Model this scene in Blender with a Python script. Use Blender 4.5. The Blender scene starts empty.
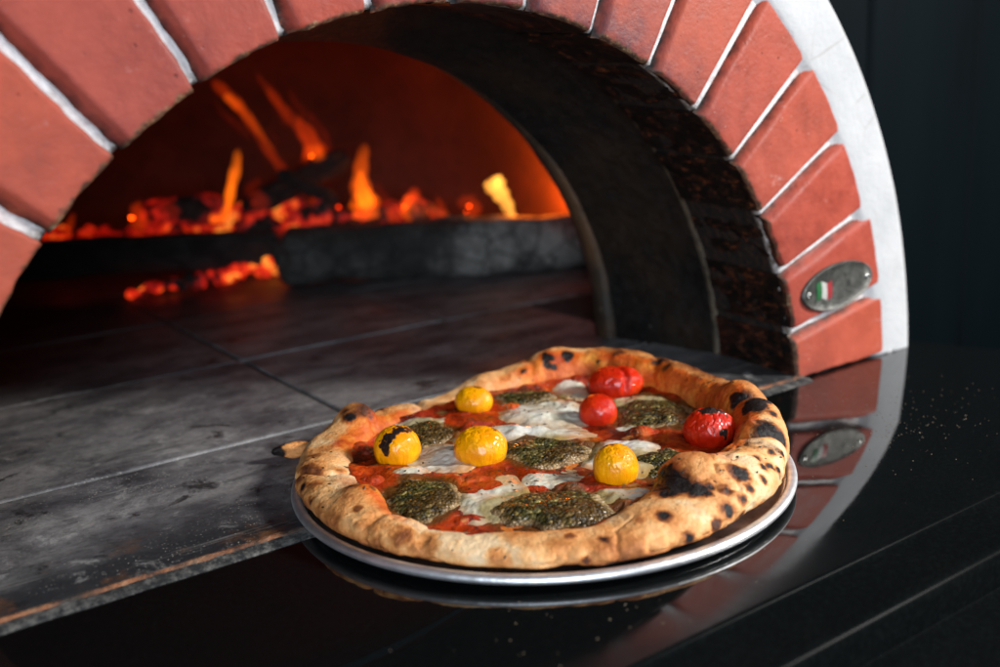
import bpy, bmesh, math, random
import numpy as np
from mathutils import Matrix, Vector
random.seed(4)
rng = np.random.default_rng(4)
S = 0.16                      # one modelling unit = the radius of the pizza pan = 16 cm
scn = bpy.context.scene
col = scn.collection

# ------------------------------------------------------------------ helpers
def _h(ix, iy, iz, seed):
    h = (ix * 374761393 + iy * 668265263 + iz * 2147483647 + seed * 1274126177) & 0xFFFFFFFF
    h = ((h ^ (h >> 13)) * 1103515245 + 12345) & 0xFFFFFFFF
    h = ((h ^ (h >> 15)) * 2246822519) & 0xFFFFFFFF
    return ((h ^ (h >> 16)) & 0xFFFFFF) / float(0xFFFFFF)
def vnoise(x, y, z, seed=0):
    x, y, z = np.broadcast_arrays(np.asarray(x, float), np.asarray(y, float), np.asarray(z, float))
    fx, fy, fz = np.floor(x), np.floor(y), np.floor(z)
    ix, iy, iz = fx.astype(np.int64), fy.astype(np.int64), fz.astype(np.int64)
    u, v, w = x - fx, y - fy, z - fz
    u, v, w = u*u*(3-2*u), v*v*(3-2*v), w*w*(3-2*w)
    r = 0
    for a in (0, 1):
        for b in (0, 1):
            for c in (0, 1):
                r = r + _h(ix+a, iy+b, iz+c, seed) * (u if a else 1-u) * (v if b else 1-v) * (w if c else 1-w)
    return r * 2 - 1
def fbm(x, y, z=0., f=1., o=4, seed=0, g=.5):
    r, a, n = 0, 1, 0
    for k in range(o):
        r = r + a * vnoise(np.asarray(x)*f + 17.3*k, np.asarray(y)*f + 5.1*k, np.asarray(z)*f + 9.7*k, seed + k)
        n += a; a *= g; f *= 2.03
    return r / n
def sm(x, a, b):
    t = np.clip((np.asarray(x, float) - a) / (b - a), 0, 1)
    return t*t*(3-2*t)

def mesh_obj(name, V, F, mat, parent=None, base=(0, 0, 0), smooth=True, attrs=None):
    me = bpy.data.meshes.new(name)
    V = (np.asarray(V, float) - np.array(base)) * S
    me.from_pydata(V.tolist(), [], [list(map(int, f)) for f in F])
    if name in ('crust', 'pan_base', 'rolled_rim', 'badge', 'rivet', 'plaster_surround', 'mortar', 'crust_nub', 'firewood_log', 'flame'):
        b_ = bmesh.new(); b_.from_mesh(me); bmesh.ops.recalc_face_normals(b_, faces=b_.faces[:]); b_.to_mesh(me); b_.free()
    if attrs:
        for k, a in attrs.items():
            at = me.color_attributes.new(k, 'FLOAT_COLOR', 'POINT')
            c = np.ones((len(V), 4)); c[:, :a.shape[1]] = a
            at.data.foreach_set('color', c.astype(np.float32).ravel())
    me.polygons.foreach_set('use_smooth', [smooth] * len(me.polygons))
    me.materials.append(mat); me.update()
    o = bpy.data.objects.new(name, me); col.objects.link(o)
    if parent is not None: o.parent = parent
    else: o.location = tuple(np.array(base) * S)
    return o
def empty(name, base):
    o = bpy.data.objects.new(name, None); col.objects.link(o)
    o.location = tuple(np.array(base) * S); o.empty_display_size = .02
    return o
def tag(o, label=None, cat=None, group=None, kind=None):
    for k, v in (('label', label), ('category', cat), ('group', group), ('kind', kind)):
        if v: o[k] = v
    return o
def gridf(nu, nv, wu=False, wv=False):
    F = []
    for i in range(nu if wu else nu-1):
        for j in range(nv if wv else nv-1):
            a, b = i, (i+1) % nu; c, d = j, (j+1) % nv
            F.append((a*nv+c, b*nv+c, b*nv+d, a*nv+d))
    return F
class MB:
    def __init__(s): s.V, s.F, s.n = [], [], 0
    def add(s, V, F):
        V = np.asarray(V, float).reshape(-1, 3)
        s.V.append(V); s.F += [tuple(int(i) + s.n for i in f) for f in F]; s.n += len(V)
    def box(s, x0, x1, y0, y1, z0, z1, c=0.):
        """box with chamfered edges"""
        V, F = [], []
        if c <= 0:
            V = [(x, y, z) for x in (x0, x1) for y in (y0, y1) for z in (z0, z1)]
            F = [(0,1,3,2),(4,6,7,5),(0,4,5,1),(2,3,7,6),(0,2,6,4),(1,5,7,3)]
            s.add(V, F); return
        # stacked loops (chamfer top rim and vertical corners)
        def loop(ins, z, k):
            a0, a1, b0, b1 = x0+ins, x1-ins, y0+ins, y1-ins
            return [(a0+k,b0,z),(a1-k,b0,z),(a1,b0+k,z),(a1,b1-k,z),(a1-k,b1,z),(a0+k,b1,z),(a0,b1-k,z),(a0,b0+k,z)]
        L = [loop(0, z0, c), loop(0, z1-c, c), loop(c*.3, z1-c*.3, c), loop(c, z1, c)]
        V = [p for l in L for p in l]
        for k in range(3):
            for j in range(8): F.append((k*8+j, k*8+(j+1)%8, (k+1)*8+(j+1)%8, (k+1)*8+j))
        F.append(tuple(range(24, 32))); F.append(tuple(reversed(range(8))))
        s.add(V, F)
    def build(s, name, mat, parent=None, base=(0,0,0), smooth=False, attrs=None):
        return mesh_obj(name, np.concatenate(s.V), s.F, mat, parent, base, smooth, attrs)

# node helper
class NT:
    def __init__(s, name):
        s.m = bpy.data.materials.new(name); s.m.use_nodes = True
        s.t = s.m.node_tree; s.t.nodes.clear()
        s.out = s.t.nodes.new('ShaderNodeOutputMaterial')
        s.tc = s.t.nodes.new('ShaderNodeTexCoord')
        mp = s.t.nodes.new('ShaderNodeMapping'); mp.inputs['Scale'].default_value = (1/S,)*3
        s.t.links.new(s.tc.outputs['Object'], mp.inputs['Vector']); s.co = mp.outputs[0]
    def L(s, a, b): s.t.links.new(a, b)
    def put(s, sock, v):
        if isinstance(v, (int, float)): sock.default_value = v
        elif isinstance(v, tuple): sock.default_value = v if len(v) == len(sock.default_value) else v + (1,)
        else: s.L(v, sock)
    def node(s, t, **kw):
        n = s.t.nodes.new(t)
        for k, v in kw.items(): setattr(n, k, v)
        return n
    def noise(s, scale, detail=6, rough=.55, co=None, dist=0., stretch=None):
        n = s.node('ShaderNodeTexNoise'); n.inputs['Scale'].default_value = scale
        n.inputs['Detail'].default_value = detail; n.inputs['Roughness'].default_value = rough
        n.inputs['Distortion'].default_value = dist
        c = co or s.co
        if stretch:
            m = s.node('ShaderNodeMapping'); m.inputs['Scale'].default_value = stretch[:3]
            if len(stretch) > 3: m.inputs['Rotation'].default_value = (0, 0, stretch[3])
            s.L(c, m.inputs[0]); c = m.outputs[0]
        s.L(c, n.inputs['Vector']); return n.outputs['Fac']
    def vor(s, scale, feature='F1', out='Distance', stretch=None, rnd=1.):
        n = s.node('ShaderNodeTexVoronoi', feature=feature); n.inputs['Scale'].default_value = scale
        n.inputs['Randomness'].default_value = rnd
        c = s.co
        if stretch:
            m = s.node('ShaderNodeMapping'); m.inputs['Scale'].default_value = stretch; s.L(c, m.inputs[0]); c = m.outputs[0]
        s.L(c, n.inputs['Vector']); return n.outputs[out]
    def ramp(s, x, pts, interp='LINEAR'):
        r = s.node('ShaderNodeValToRGB'); s.L(x, r.inputs[0]); cr = r.color_ramp; cr.interpolation = interp
        while len(cr.elements) < len(pts): cr.elements.new(.5)
        for e, (p, c) in zip(cr.elements, pts):
            e.position = p; e.color = (c, c, c, 1) if isinstance(c, (int, float)) else (*c, 1)
        return r.outputs[0]
    def mix(s, f, a, b, mode='MIX'):
        n = s.node('ShaderNodeMix', data_type='RGBA', blend_type=mode, clamp_factor=True)
        s.put(n.inputs[0], f); s.put(n.inputs[6], a); s.put(n.inputs[7], b); return n.outputs[2]
    def math(s, op, a, b=0., c=None, clamp=False):
        n = s.node('ShaderNodeMath', operation=op, use_clamp=clamp)
        s.put(n.inputs[0], a); s.put(n.inputs[1], b)
        if c is not None: s.put(n.inputs[2], c)
        return n.outputs[0]
    def sep(s, co=None):
        n = s.node('ShaderNodeSeparateXYZ'); s.L(co or s.co, n.inputs[0]); return n.outputs
    def attr(s, name):
        n = s.node('ShaderNodeAttribute', attribute_name=name)
        q = s.node('ShaderNodeSeparateColor'); s.L(n.outputs['Color'], q.inputs[0]); return q.outputs
    def bump(s, h, strength=.5, dist=.01, prev=None):
        n = s.node('ShaderNodeBump'); n.inputs['Strength'].default_value = strength
        n.inputs['Distance'].default_value = dist * S; s.L(h, n.inputs['Height'])
        if prev is not None: s.L(prev, n.inputs['Normal'])
        return n.outputs[0]
    def pbr(s, color, rough=.6, normal=None, **kw):
        b = s.node('ShaderNodeBsdfPrincipled')
        s.put(b.inputs['Base Color'], color); s.put(b.inputs['Roughness'], rough)
        if normal is not None: s.L(normal, b.inputs['Normal'])
        for k, v in kw.items(): s.put(b.inputs[k.replace('_', ' ')], v)
        s.L(b.outputs[0], s.out.inputs['Surface']); return s.m

# ------------------------------------------------------------------ materials
def mat_brick():
    n = NT('fired_brick'); x, y, z = n.sep()
    big = n.noise(1.1, 4); mid = n.noise(5, 8, .65); fine = n.noise(34, 4, .6)
    c = n.ramp(mid, [(.25, (.15, .024, .016)), (.46, (.31, .045, .026)), (.62, (.39, .062, .036)), (.80, (.50, .15, .10))])
    c = n.mix(n.ramp(big, [(.4, 0.), (.65, .55)]), c, (.37, .058, .028))
    tn = n.attr('paint')[0]
    c = n.mix(n.ramp(tn, [(.0, .5), (.5, .0)]), c, n.mix(mid, (.20, .030, .022), (.36, .085, .06)))
    c = n.mix(n.ramp(tn, [(.55, 0.), (1., .4)]), c, (.44, .105, .052))
    # scuffs and mortar smears
    sc = n.math('MULTIPLY', n.ramp(n.noise(3.2, 9, .72, stretch=(1, 1, 2.6)), [(.6, 0.), (.69, .6)]), n.ramp(fine, [(.42, 0.), (.58, 1.)]))
    c = n.mix(sc, c, (.56, .36, .32))
    pit = n.ramp(n.vor(15), [(.05, 1.), (.11, 0.)])
    pm = n.math('MULTIPLY', pit, n.ramp(n.noise(6, 3), [(.5, 0.), (.6, 1.)]))
    c = n.mix(n.math('MULTIPLY', pm, .75), c, (.09, .03, .022))
    fl = n.math('MULTIPLY', n.ramp(n.vor(22), [(.05, 1.), (.1, 0.)]), n.ramp(n.noise(4.1, 3), [(.55, 0.), (.62, 1.)]))
    c = n.mix(n.math('MULTIPLY', fl, .8), c, (.62, .42, .34))
    # smoke staining that licks up from the mouth, strongest near the crown of the arch
    dx = x; dz = n.math('SUBTRACT', z, -.115)
    r = n.math('SQRT', n.math('ADD', n.math('MULTIPLY', dx, dx), n.math('MULTIPLY', dz, dz)))
    crown = n.ramp(n.math('ABSOLUTE', n.math('SUBTRACT', x, .5)), [(.35, 1.), (.98, .28)])
    near = n.ramp(n.math('ADD', n.math('SUBTRACT', r, 1.95), n.math('MULTIPLY', n.math('SUBTRACT', mid, .5), .5)), [(.0, 1.), (.42, 0.)])
    soot = n.math('MULTIPLY', n.math('MULTIPLY', crown, near), n.ramp(n.noise(9, 8, .7), [(.35, .25), (.65, 1.)]))
    c = n.mix(n.math('MULTIPLY', soot, 1.), c, (.085, .03, .04))
    # chipped arris with pale grit
    inn = n.ramp(n.math('ADD', n.math('SUBTRACT', r, 1.95), n.math('MULTIPLY', n.math('SUBTRACT', n.noise(26, 3), .5), .05)), [(.008, 1.), (.022, 0.)])
    yy = n.ramp(y, [(.03, 1.), (.06, 0.)])
    grit = n.ramp(n.noise(30, 5, .7), [(.42, (.03, .022, .015)), (.60, (.16, .09, .045)), (.72, (.62, .5, .3))])
    c = n.mix(n.math('MULTIPLY', inn, .9), c, grit)
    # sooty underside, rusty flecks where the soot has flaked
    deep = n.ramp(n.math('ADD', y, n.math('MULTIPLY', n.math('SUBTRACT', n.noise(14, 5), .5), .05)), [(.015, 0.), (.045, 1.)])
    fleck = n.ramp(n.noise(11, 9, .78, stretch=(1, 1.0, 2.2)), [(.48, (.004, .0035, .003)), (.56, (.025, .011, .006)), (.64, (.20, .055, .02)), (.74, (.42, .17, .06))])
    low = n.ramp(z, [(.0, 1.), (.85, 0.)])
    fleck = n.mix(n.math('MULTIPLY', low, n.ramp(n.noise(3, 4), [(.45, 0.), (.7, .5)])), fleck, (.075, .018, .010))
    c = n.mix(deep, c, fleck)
    h = n.math('ADD', n.math('MULTIPLY', mid, .5), n.math('SUBTRACT', n.math('MULTIPLY', fine, .35), n.math('MULTIPLY', pm, .9)))
    return n.pbr(c, n.ramp(mid, [(.3, .42), (.7, .7)]), n.bump(h, .5, .02), Specular_IOR_Level=.28)
def mat_plaster(name='white_plaster', dirt=True):
    n = NT(name); mid = n.noise(3, 8, .6); fine = n.noise(30, 5, .6)
    c = n.ramp(mid, [(.3, (.41, .42, .435)), (.7, (.50, .505, .515))])
    if dirt:
        st = n.math('MULTIPLY', n.ramp(n.noise(2.3, 6, .65), [(.56, 0.), (.75, .5)]), n.ramp(fine, [(.3, .5), (.7, 1.)]))
        c = n.mix(st, c, (.38, .36, .34))
        cr = n.math('MULTIPLY', n.ramp(n.vor(2.6, 'DISTANCE_TO_EDGE'), [(.0, 1.), (.012, 0.)]), n.ramp(n.noise(1.7, 4), [(.5, 0.), (.62, .6)]))
        c = n.mix(cr, c, (.30, .28, .26))
    return n.pbr(c, .75, n.bump(n.math('ADD', n.math('MULTIPLY', mid, .8), n.math('MULTIPLY', fine, .25)), .6, .03), Specular_IOR_Level=.3)
def mat_mortar():
    n = NT('pale_mortar'); fine = n.noise(26, 6, .6); x, y, z = n.sep()
    c = n.ramp(fine, [(.35, (.56, .54, .54)), (.6, (.72, .70, .70))])
    c = n.mix(n.ramp(n.noise(5, 7, .7), [(.50, 0.), (.66, .7)]), c, (.32, .24, .22))
    dx = x; dz = n.math('SUBTRACT', z, -.115)
    r = n.math('SQRT', n.math('ADD', n.math('MULTIPLY', dx, dx), n.math('MULTIPLY', dz, dz)))
    c = n.mix(n.ramp(n.math('ADD', n.math('SUBTRACT', r, 1.95), n.math('MULTIPLY', n.math('SUBTRACT', fine, .5), .12)), [(.0, 1.), (.05, 0.)]), c, (.10, .08, .06))
    c = n.mix(n.ramp(n.math('ADD', y, n.math('MULTIPLY', n.math('SUBTRACT', fine, .5), .04)), [(.065, 0.), (.09, 1.)]), c, n.ramp(fine, [(.45, (.004, .0035, .003)), (.62, (.03, .014, .008))]))
    return n.pbr(c, .8, n.bump(fine, .6, .02))
def mat_soot(name, base=(.005, .005, .0045), warm=(.022, .013, .007), amt=.64):
    n = NT(name); a = n.noise(2.2, 9, .7, stretch=(1, 1, .55)); f = n.noise(16, 6, .7)
    c = n.ramp(a, [(.4, base), (amt, warm), (.86, (.07, .055, .035))])
    c = n.mix(n.math('MULTIPLY', n.ramp(n.vor(7), [(.03, 1.), (.07, 0.)]), n.ramp(f, [(.5, 0.), (.6, .8)])), c, (.30, .25, .18))
    x, y, z = n.sep()
    lip = n.math('MULTIPLY', n.math('LESS_THAN', y, .612), n.ramp(n.noise(5, 7, .7), [(.35, .1), (.6, 1.)]))
    c = n.mix(lip, c, (.11, .085, .055))  # paler front lip: its highlight is put into the colour
    return n.pbr(c, n.ramp(f, [(.3, .35), (.7, .7)]), n.bump(n.math('ADD', a, n.math('MULTIPLY', f, .4)), .6, .03))
def mat_chamber():
    n = NT('smoked_firebrick'); a = n.noise(1.3, 8, .65); f = n.noise(9, 6, .6)
    c = n.ramp(a, [(.3, (.042, .014, .010)), (.7, (.105, .036, .022))])
    c = n.mix(n.ramp(f, [(.5, 0.), (.7, .6)]), c, (.022, .014, .012))
    return n.pbr(c, .85, n.bump(n.math('ADD', a, n.math('MULTIPLY', f, .3)), .5, .03))
def mat_hearth():
    n = NT('ashy_hearth_stone'); x, y, z = n.sep()
    a = n.noise(1.4, 9, .62, stretch=(1.0, 1.5, 1, .5)); sw = n.noise(3.2, 10, .74, dist=.7, stretch=(.75, 1.25, 1, .45)); f = n.noise(30, 6, .7)
    c = n.ramp(a, [(.28, (.024, .024, .028)), (.43, (.105, .102, .11)), (.60, (.25, .24, .24)), (.75, (.36, .345, .33))])
    c = n.mix(n.ramp(sw, [(.48, 0.), (.66, .8)]), c, (.018, .017, .019))
    c = n.mix(n.ramp(n.noise(3.0, 9, .78, dist=.4, stretch=(.65, 1.5, 1, .35)), [(.54, 0.), (.70, .55)]), c, (.27, .25, .23))
    # soot build-up toward the counter edge: the first hand-width is black and greasy
    e = n.math('ADD', y, n.math('MULTIPLY', n.math('SUBTRACT', n.noise(1.2, 5, .6), .5), 1.1))
    c = n.mix(n.ramp(e, [(.12, .92), (.62, 0.)]), c, (.014, .017, .021))
    c = n.mix(n.math('MULTIPLY', n.ramp(e, [(.1, 1.), (.5, 0.)]), n.ramp(n.noise(2.6, 8, .7), [(.54, 0.), (.66, .9)])), c, (.16, .065, .022))
    ff = n.noise(22, 8, .75); c = n.mix(n.ramp(ff, [(.35, .4), (.55, 0.)]), c, (.016, .016, .018))
    c = n.mix(n.math('MULTIPLY', n.ramp(n.noise(7, 9, .78, dist=.3), [(.56, 0.), (.62, .75)]), n.ramp(a, [(.4, .3), (.6, 1.)])), c, (.34, .33, .32))
    c = n.mix(n.ramp(n.noise(2.6, 9, .7, dist=.5), [(.585, 0.), (.63, .85)]), c, (.010, .010, .011))
    g2 = n.math('MULTIPLY', n.ramp(n.vor(60), [(.14, 1.), (.22, 0.)]), n.ramp(n.noise(1.9, 8, .75), [(.5, 0.), (.6, 1.)]))
    c = n.mix(n.math('MULTIPLY', g2, .8), c, (.45, .42, .37))
    sk = n.ramp(n.noise(2.2, 9, .7, stretch=(.18, 5.5, 1, .62)), [(.60, 0.), (.66, .5)])
    c = n.mix(sk, c, (.30, .29, .28))
    # charcoal dust deep inside, darkened further in colour to dull the fire's red light
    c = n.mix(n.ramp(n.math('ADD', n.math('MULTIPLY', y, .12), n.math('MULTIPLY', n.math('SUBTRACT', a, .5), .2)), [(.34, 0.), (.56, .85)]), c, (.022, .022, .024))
    # flour and ash grains
    gm = n.math('MULTIPLY', n.ramp(n.vor(34), [(.10, 1.), (.17, 0.)]), n.ramp(n.noise(2.3, 8, .75), [(.52, 0.), (.66, 1.)]))
    c = n.mix(n.math('MULTIPLY', gm, .85), c, (.50, .47, .42))
    h = n.math('ADD', n.math('MULTIPLY', sw, .6), n.math('ADD', n.math('MULTIPLY', f, .35), n.math('MULTIPLY', gm, .4)))
    return n.pbr(c, n.ramp(sw, [(.3, .38), (.7, .62)]), n.bump(h, .5, .018), Specular_IOR_Level=.5)
def mat_grout(name, c0, c1):
    n = NT(name); f = n.noise(24, 9, .8)
    return n.pbr(n.ramp(f, [(.45, c0), (.68, c1)]), .85, n.bump(f, .6, .02))
def mat_joint():
    n = NT('ash_filled_joint'); x, y, z = n.sep(); f = n.noise(9, 8, .75)
    c = n.ramp(f, [(.35, (.012, .012, .012)), (.65, (.045, .042, .040))])
    row = n.math('MULTIPLY', n.math('GREATER_THAN', y, 2.46), n.math('LESS_THAN', y, 2.54))
    row = n.math('MAXIMUM', row, n.math('MULTIPLY', n.math('LESS_THAN', n.math('ABSOLUTE', n.math('SUBTRACT', y, 1.045)), .05), .35))
    c = n.mix(n.math('MULTIPLY', row, n.ramp(f, [(.4, .2), (.55, 1.)])), c, (.36, .35, .34))
    return n.pbr(c, .85, n.bump(f, .6, .02))
def mat_trim():
    n = NT('chipped_tile_edge'); x, y, z = n.sep(); a = n.noise(8, 8, .7); f = n.noise(40, 5, .7)
    c = n.ramp(a, [(.38, (.05, .02, .010)), (.52, (.24, .085, .032)), (.68, (.40, .21, .11))])
    c = n.mix(n.ramp(x, [(.45, 0.), (.5, 0.)]), c, c)
    c = n.mix(n.ramp(n.noise(3, 7, .72), [(.48, 0.), (.6, .9)]), c, (.03, .024, .02))
    return n.pbr(c, .6, n.bump(n.math('ADD', a, f), .8, .02))
def mat_granite():
    n = NT('black_polished_stone'); x, y, z = n.sep()
    f = n.noise(60, 3, .6); sp = n.ramp(n.vor(40), [(.05, 1.), (.11, 0.)])
    spm = n.math('MULTIPLY', sp, n.ramp(n.noise(9, 4, .6), [(.56, 0.), (.66, 1.)]))
    c = n.mix(n.ramp(f, [(.45, 0.), (.7, 1.)]), (.003, .0036, .0038), (.0045, .0058, .006))
    c = n.mix(n.math('MULTIPLY', spm, .4), c, (.03, .06, .05))
    sm_ = n.noise(1.5, 8, .7, dist=.5)
    dust = n.math('MULTIPLY', n.ramp(sm_, [(.5, 0.), (.8, .018)]), n.ramp(n.noise(45, 4, .7), [(.4, 0.), (.7, 1.)]))
    c = n.mix(dust, c, (.25, .24, .22))
    scr = n.ramp(n.noise(5, 8, .8, stretch=(.25, 5, 1, .1)), [(.55, 0.), (.75, 1.)])
    rg = n.math('ADD', n.ramp(sm_, [(.3, .02), (.75, .07)]), n.math('MULTIPLY', scr, .03))
    rg = n.mix(n.ramp(n.math('ADD', y, 2.), [(.606, 1.), (.616, 0.)]), rg, (.38, .38, .38))
    wear = n.ramp(n.math('ADD', n.math('ADD', y, 2.), n.math('MULTIPLY', n.math('SUBTRACT', sm_, .5), .5)), [(.63, 1.), (.80, 0.)])
    rg = n.mix(n.math('MULTIPLY', wear, .8), rg, (.22, .22, .22))
    n.edge = n.math('MULTIPLY', n.ramp(n.math('ADD', y, 2.), [(.606, .02), (.616, .85)]), n.math('SUBTRACT', 1., n.math('MULTIPLY', wear, .65)))
    return n.pbr(c, rg, n.bump(n.noise(6, 3), .02, .01), Specular_IOR_Level=n.edge)
def mat_paint():
    n = NT('dark_teal_painted_boards'); a = n.noise(1.2, 5, .6, stretch=(1, 1, .2)); f = n.noise(20, 4, .6, stretch=(1, 1, .15))
    c = n.ramp(a, [(.3, (.0012, .0026, .0034)), (.7, (.0018, .0048, .0068))])
    return n.pbr(c, .6, n.bump(f, .15, .01), Specular_IOR_Level=.05)
def mat_pan():
    n = NT('brushed_aluminium'); x, y, z = n.sep()
    r = n.math('SQRT', n.math('ADD', n.math('MULTIPLY', x, x), n.math('MULTIPLY', y, y)))
    cmb = n.node('ShaderNodeCombineXYZ'); n.L(r, cmb.inputs[0])
    br = n.noise(60, 4, .6, co=cmb.outputs[0]); a = n.noise(5, 6, .6)
    c = n.ramp(a, [(.3, (.58, .59, .61)), (.7, (.78, .79, .80))])
    burn = n.math('MULTIPLY', n.ramp(n.noise(6, 9, .72), [(.42, .15), (.66, 1.)]), n.ramp(r, [(.93, 1.), (.955, 0.)]))
    c = n.mix(n.math('MULTIPLY', burn, .8), c, (.16, .075, .03))
    return n.pbr(c, n.math('ADD', n.ramp(a, [(.3, .2), (.7, .34)]), n.math('MULTIPLY', burn, .15)), n.bump(n.math('ADD', br, n.math('MULTIPLY', a, .5)), .12, .004), Metallic=1.)
def mat_crust():
    n = NT('baked_dough'); m = n.attr('paint'); br, ch, oil = m[0], m[1], m[2]
    mid = n.noise(7, 7, .62); fine = n.noise(42, 6, .65)
    br2 = n.math('ADD', br, n.math('MULTIPLY', n.math('SUBTRACT', mid, .5), 1.0))
    br2 = n.math('ADD', br2, n.math('MULTIPLY', n.math('SUBTRACT', fine, .5), .45), clamp=True)
    c = n.ramp(br2, [(.0, (.87, .63, .37)), (.2, (.84, .455, .185)), (.42, (.69, .285, .085)), (.62, (.42, .14, .035)), (.85, (.15, .040, .012)), (1., (.05, .018, .008))])
    oil2 = n.math('ADD', oil, n.math('MULTIPLY', n.math('SUBTRACT', mid, .5), .5), clamp=True)
    oc = n.ramp(n.noise(10, 6, .65), [(.3, (.42, .030, .006)), (.5, (.66, .12, .010)), (.72, (.80, .33, .05))])
    c = n.mix(n.ramp(oil2, [(.18, 0.), (.62, .92)]), c, oc)
    ch2 = n.math('ADD', ch, n.math('MULTIPLY', n.math('SUBTRACT', n.noise(13, 8, .72), .5), 1.1))
    c = n.mix(n.ramp(ch2, [(.18, 0.), (.4, .85)]), c, (.13, .035, .010))
    c = n.mix(n.ramp(ch2, [(.36, 0.), (.58, .97)]), c, (.007, .0065, .007))
    # small singed freckles
    fk = n.math('MULTIPLY', n.ramp(n.vor(20), [(.08, 1.), (.16, 0.)]), n.ramp(n.noise(3.6, 4), [(.52, 0.), (.62, .8)]))
    c = n.mix(fk, c, (.16, .05, .015))
    rg = n.math('SUBTRACT', n.ramp(fine, [(.3, .42), (.7, .62)]), n.math('MULTIPLY', oil2, .22))
    h = n.math('ADD', n.math('MULTIPLY', mid, .6), n.math('ADD', n.math('MULTIPLY', fine, .28), n.math('MULTIPLY', n.ramp(n.noise(60, 4, .7), [(.3, 0.), (.7, 1.)]), .1)))
    return n.pbr(c, rg, n.bump(h, .8, .03), Subsurface_Weight=.06, Subsurface_Radius=(.5, .25, .1), Subsurface_Scale=.006, Specular_IOR_Level=.35)
def mat_sauce():
    n = NT('tomato_sauce'); a = n.noise(6, 8, .65); b = n.noise(15, 7, .65)
    c = n.ramp(a, [(.32, (.07, .007, .002)), (.42, (.30, .018, .002)), (.56, (.55, .050, .005)), (.68, (.66, .14, .012)), (.82, (.70, .30, .05))])
    c = n.mix(n.ramp(n.noise(4, 8, .7), [(.52, 0.), (.64, .92)]), c, (.035, .010, .004))
    c = n.mix(n.ramp(n.noise(7, 7, .65), [(.6, 0.), (.7, .8)]), c, (.60, .32, .10))
    c = n.mix(n.math('MULTIPLY', n.ramp(n.vor(26), [(.06, 1.), (.12, 0.)]), n.ramp(b, [(.5, 0.), (.6, .9)])), c, (.012, .010, .005))
    c = n.mix(n.ramp(n.math('ADD', n.attr('paint')[1], n.math('MULTIPLY', n.math('SUBTRACT', b, .5), .8)), [(.3, 0.), (.75, .85)]), c, (.10, .045, .008))
    h = n.math('ADD', n.math('MULTIPLY', a, .6), n.math('MULTIPLY', b, .5))
    return n.pbr(c, n.ramp(b, [(.35, .12), (.7, .36)]), n.bump(h, 1., .06), Specular_IOR_Level=.35)
def mat_cheese():
    n = NT('melted_mozzarella'); m = n.attr('paint'); edge = m[0]
    a = n.noise(5, 7, .6); b = n.noise(13, 7, .65)
    c = n.ramp(a, [(.3, (.50, .42, .26)), (.48, (.72, .68, .55)), (.7, (.80, .79, .74))])
    e = n.math('ADD', edge, n.math('MULTIPLY', n.math('SUBTRACT', b, .5), .7))
    c = n.mix(n.ramp(e, [(.42, 0.), (.9, .9)]), c, (.50, .22, .06))
    c = n.mix(n.ramp(n.noise(6.5, 8, .72), [(.62, 0.), (.72, .75)]), c, (.42, .15, .04))
    c = n.mix(n.math('MULTIPLY', n.ramp(n.vor(17), [(.05, 1.), (.10, 0.)]), n.ramp(b, [(.5, 0.), (.58, .9)])), c, (.03, .02, .01))
    c = n.mix(n.ramp(n.math('ADD', m[1], n.math('MULTIPLY', n.math('SUBTRACT', b, .5), .8)), [(.35, 0.), (.9, .75)]), c, (.30, .22, .06))
    return n.pbr(c, n.ramp(b, [(.3, .10), (.7, .26)]), n.bump(n.math('ADD', a, n.math('MULTIPLY', b, .5)), .5, .03), Subsurface_Weight=.25, Subsurface_Radius=(1, .9, .75), Subsurface_Scale=.0015, Coat_Weight=.3, Coat_Roughness=.12)
def mat_herb():
    n = NT('herb_crusted_topping'); m = n.attr('paint'); side = m[0]
    cell = n.node('ShaderNodeTexVoronoi'); cell.inputs['Scale'].default_value = 78; n.L(n.co, cell.inputs['Vector'])
    q = n.node('ShaderNodeSeparateColor'); n.L(cell.outputs['Color'], q.inputs[0])
    b = n.noise(9, 7, .65)
    c = n.ramp(q.outputs[0], [(.0, (.010, .011, .003)), (.4, (.034, .036, .007)), (.66, (.075, .072, .014)), (.86, (.14, .12, .03)), (.97, (.34, .30, .10))])
    c = n.mix(n.ramp(n.noise(3.3, 6, .65), [(.38, .0), (.58, .95)]), c, n.ramp(q.outputs[0], [(.0, (.012, .008, .003)), (.5, (.05, .03, .008)), (.9, (.12, .06, .015)), (1., (.30, .18, .06))]))
    c = n.mix(n.ramp(n.noise(4.4, 5), [(.56, 0.), (.7, .5)]), c, (.14, .075, .02))
    sc = n.ramp(n.noise(8, 6, .6), [(.3, (.22, .10, .035)), (.55, (.50, .33, .16)), (.75, (.62, .50, .32))])
    c = n.mix(n.ramp(n.math('ADD', side, n.math('MULTIPLY', n.math('SUBTRACT', b, .5), .6)), [(.78, 0.), (.98, .95)]), c, sc)
    h = n.math('ADD', n.math('MULTIPLY', n.math('SUBTRACT', 1., cell.outputs['Distance']), .7), n.math('MULTIPLY', b, .7))
    return n.pbr(c, n.ramp(q.outputs[1], [(.2, .14), (.8, .55)]), n.bump(h, .6, .025))
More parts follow.
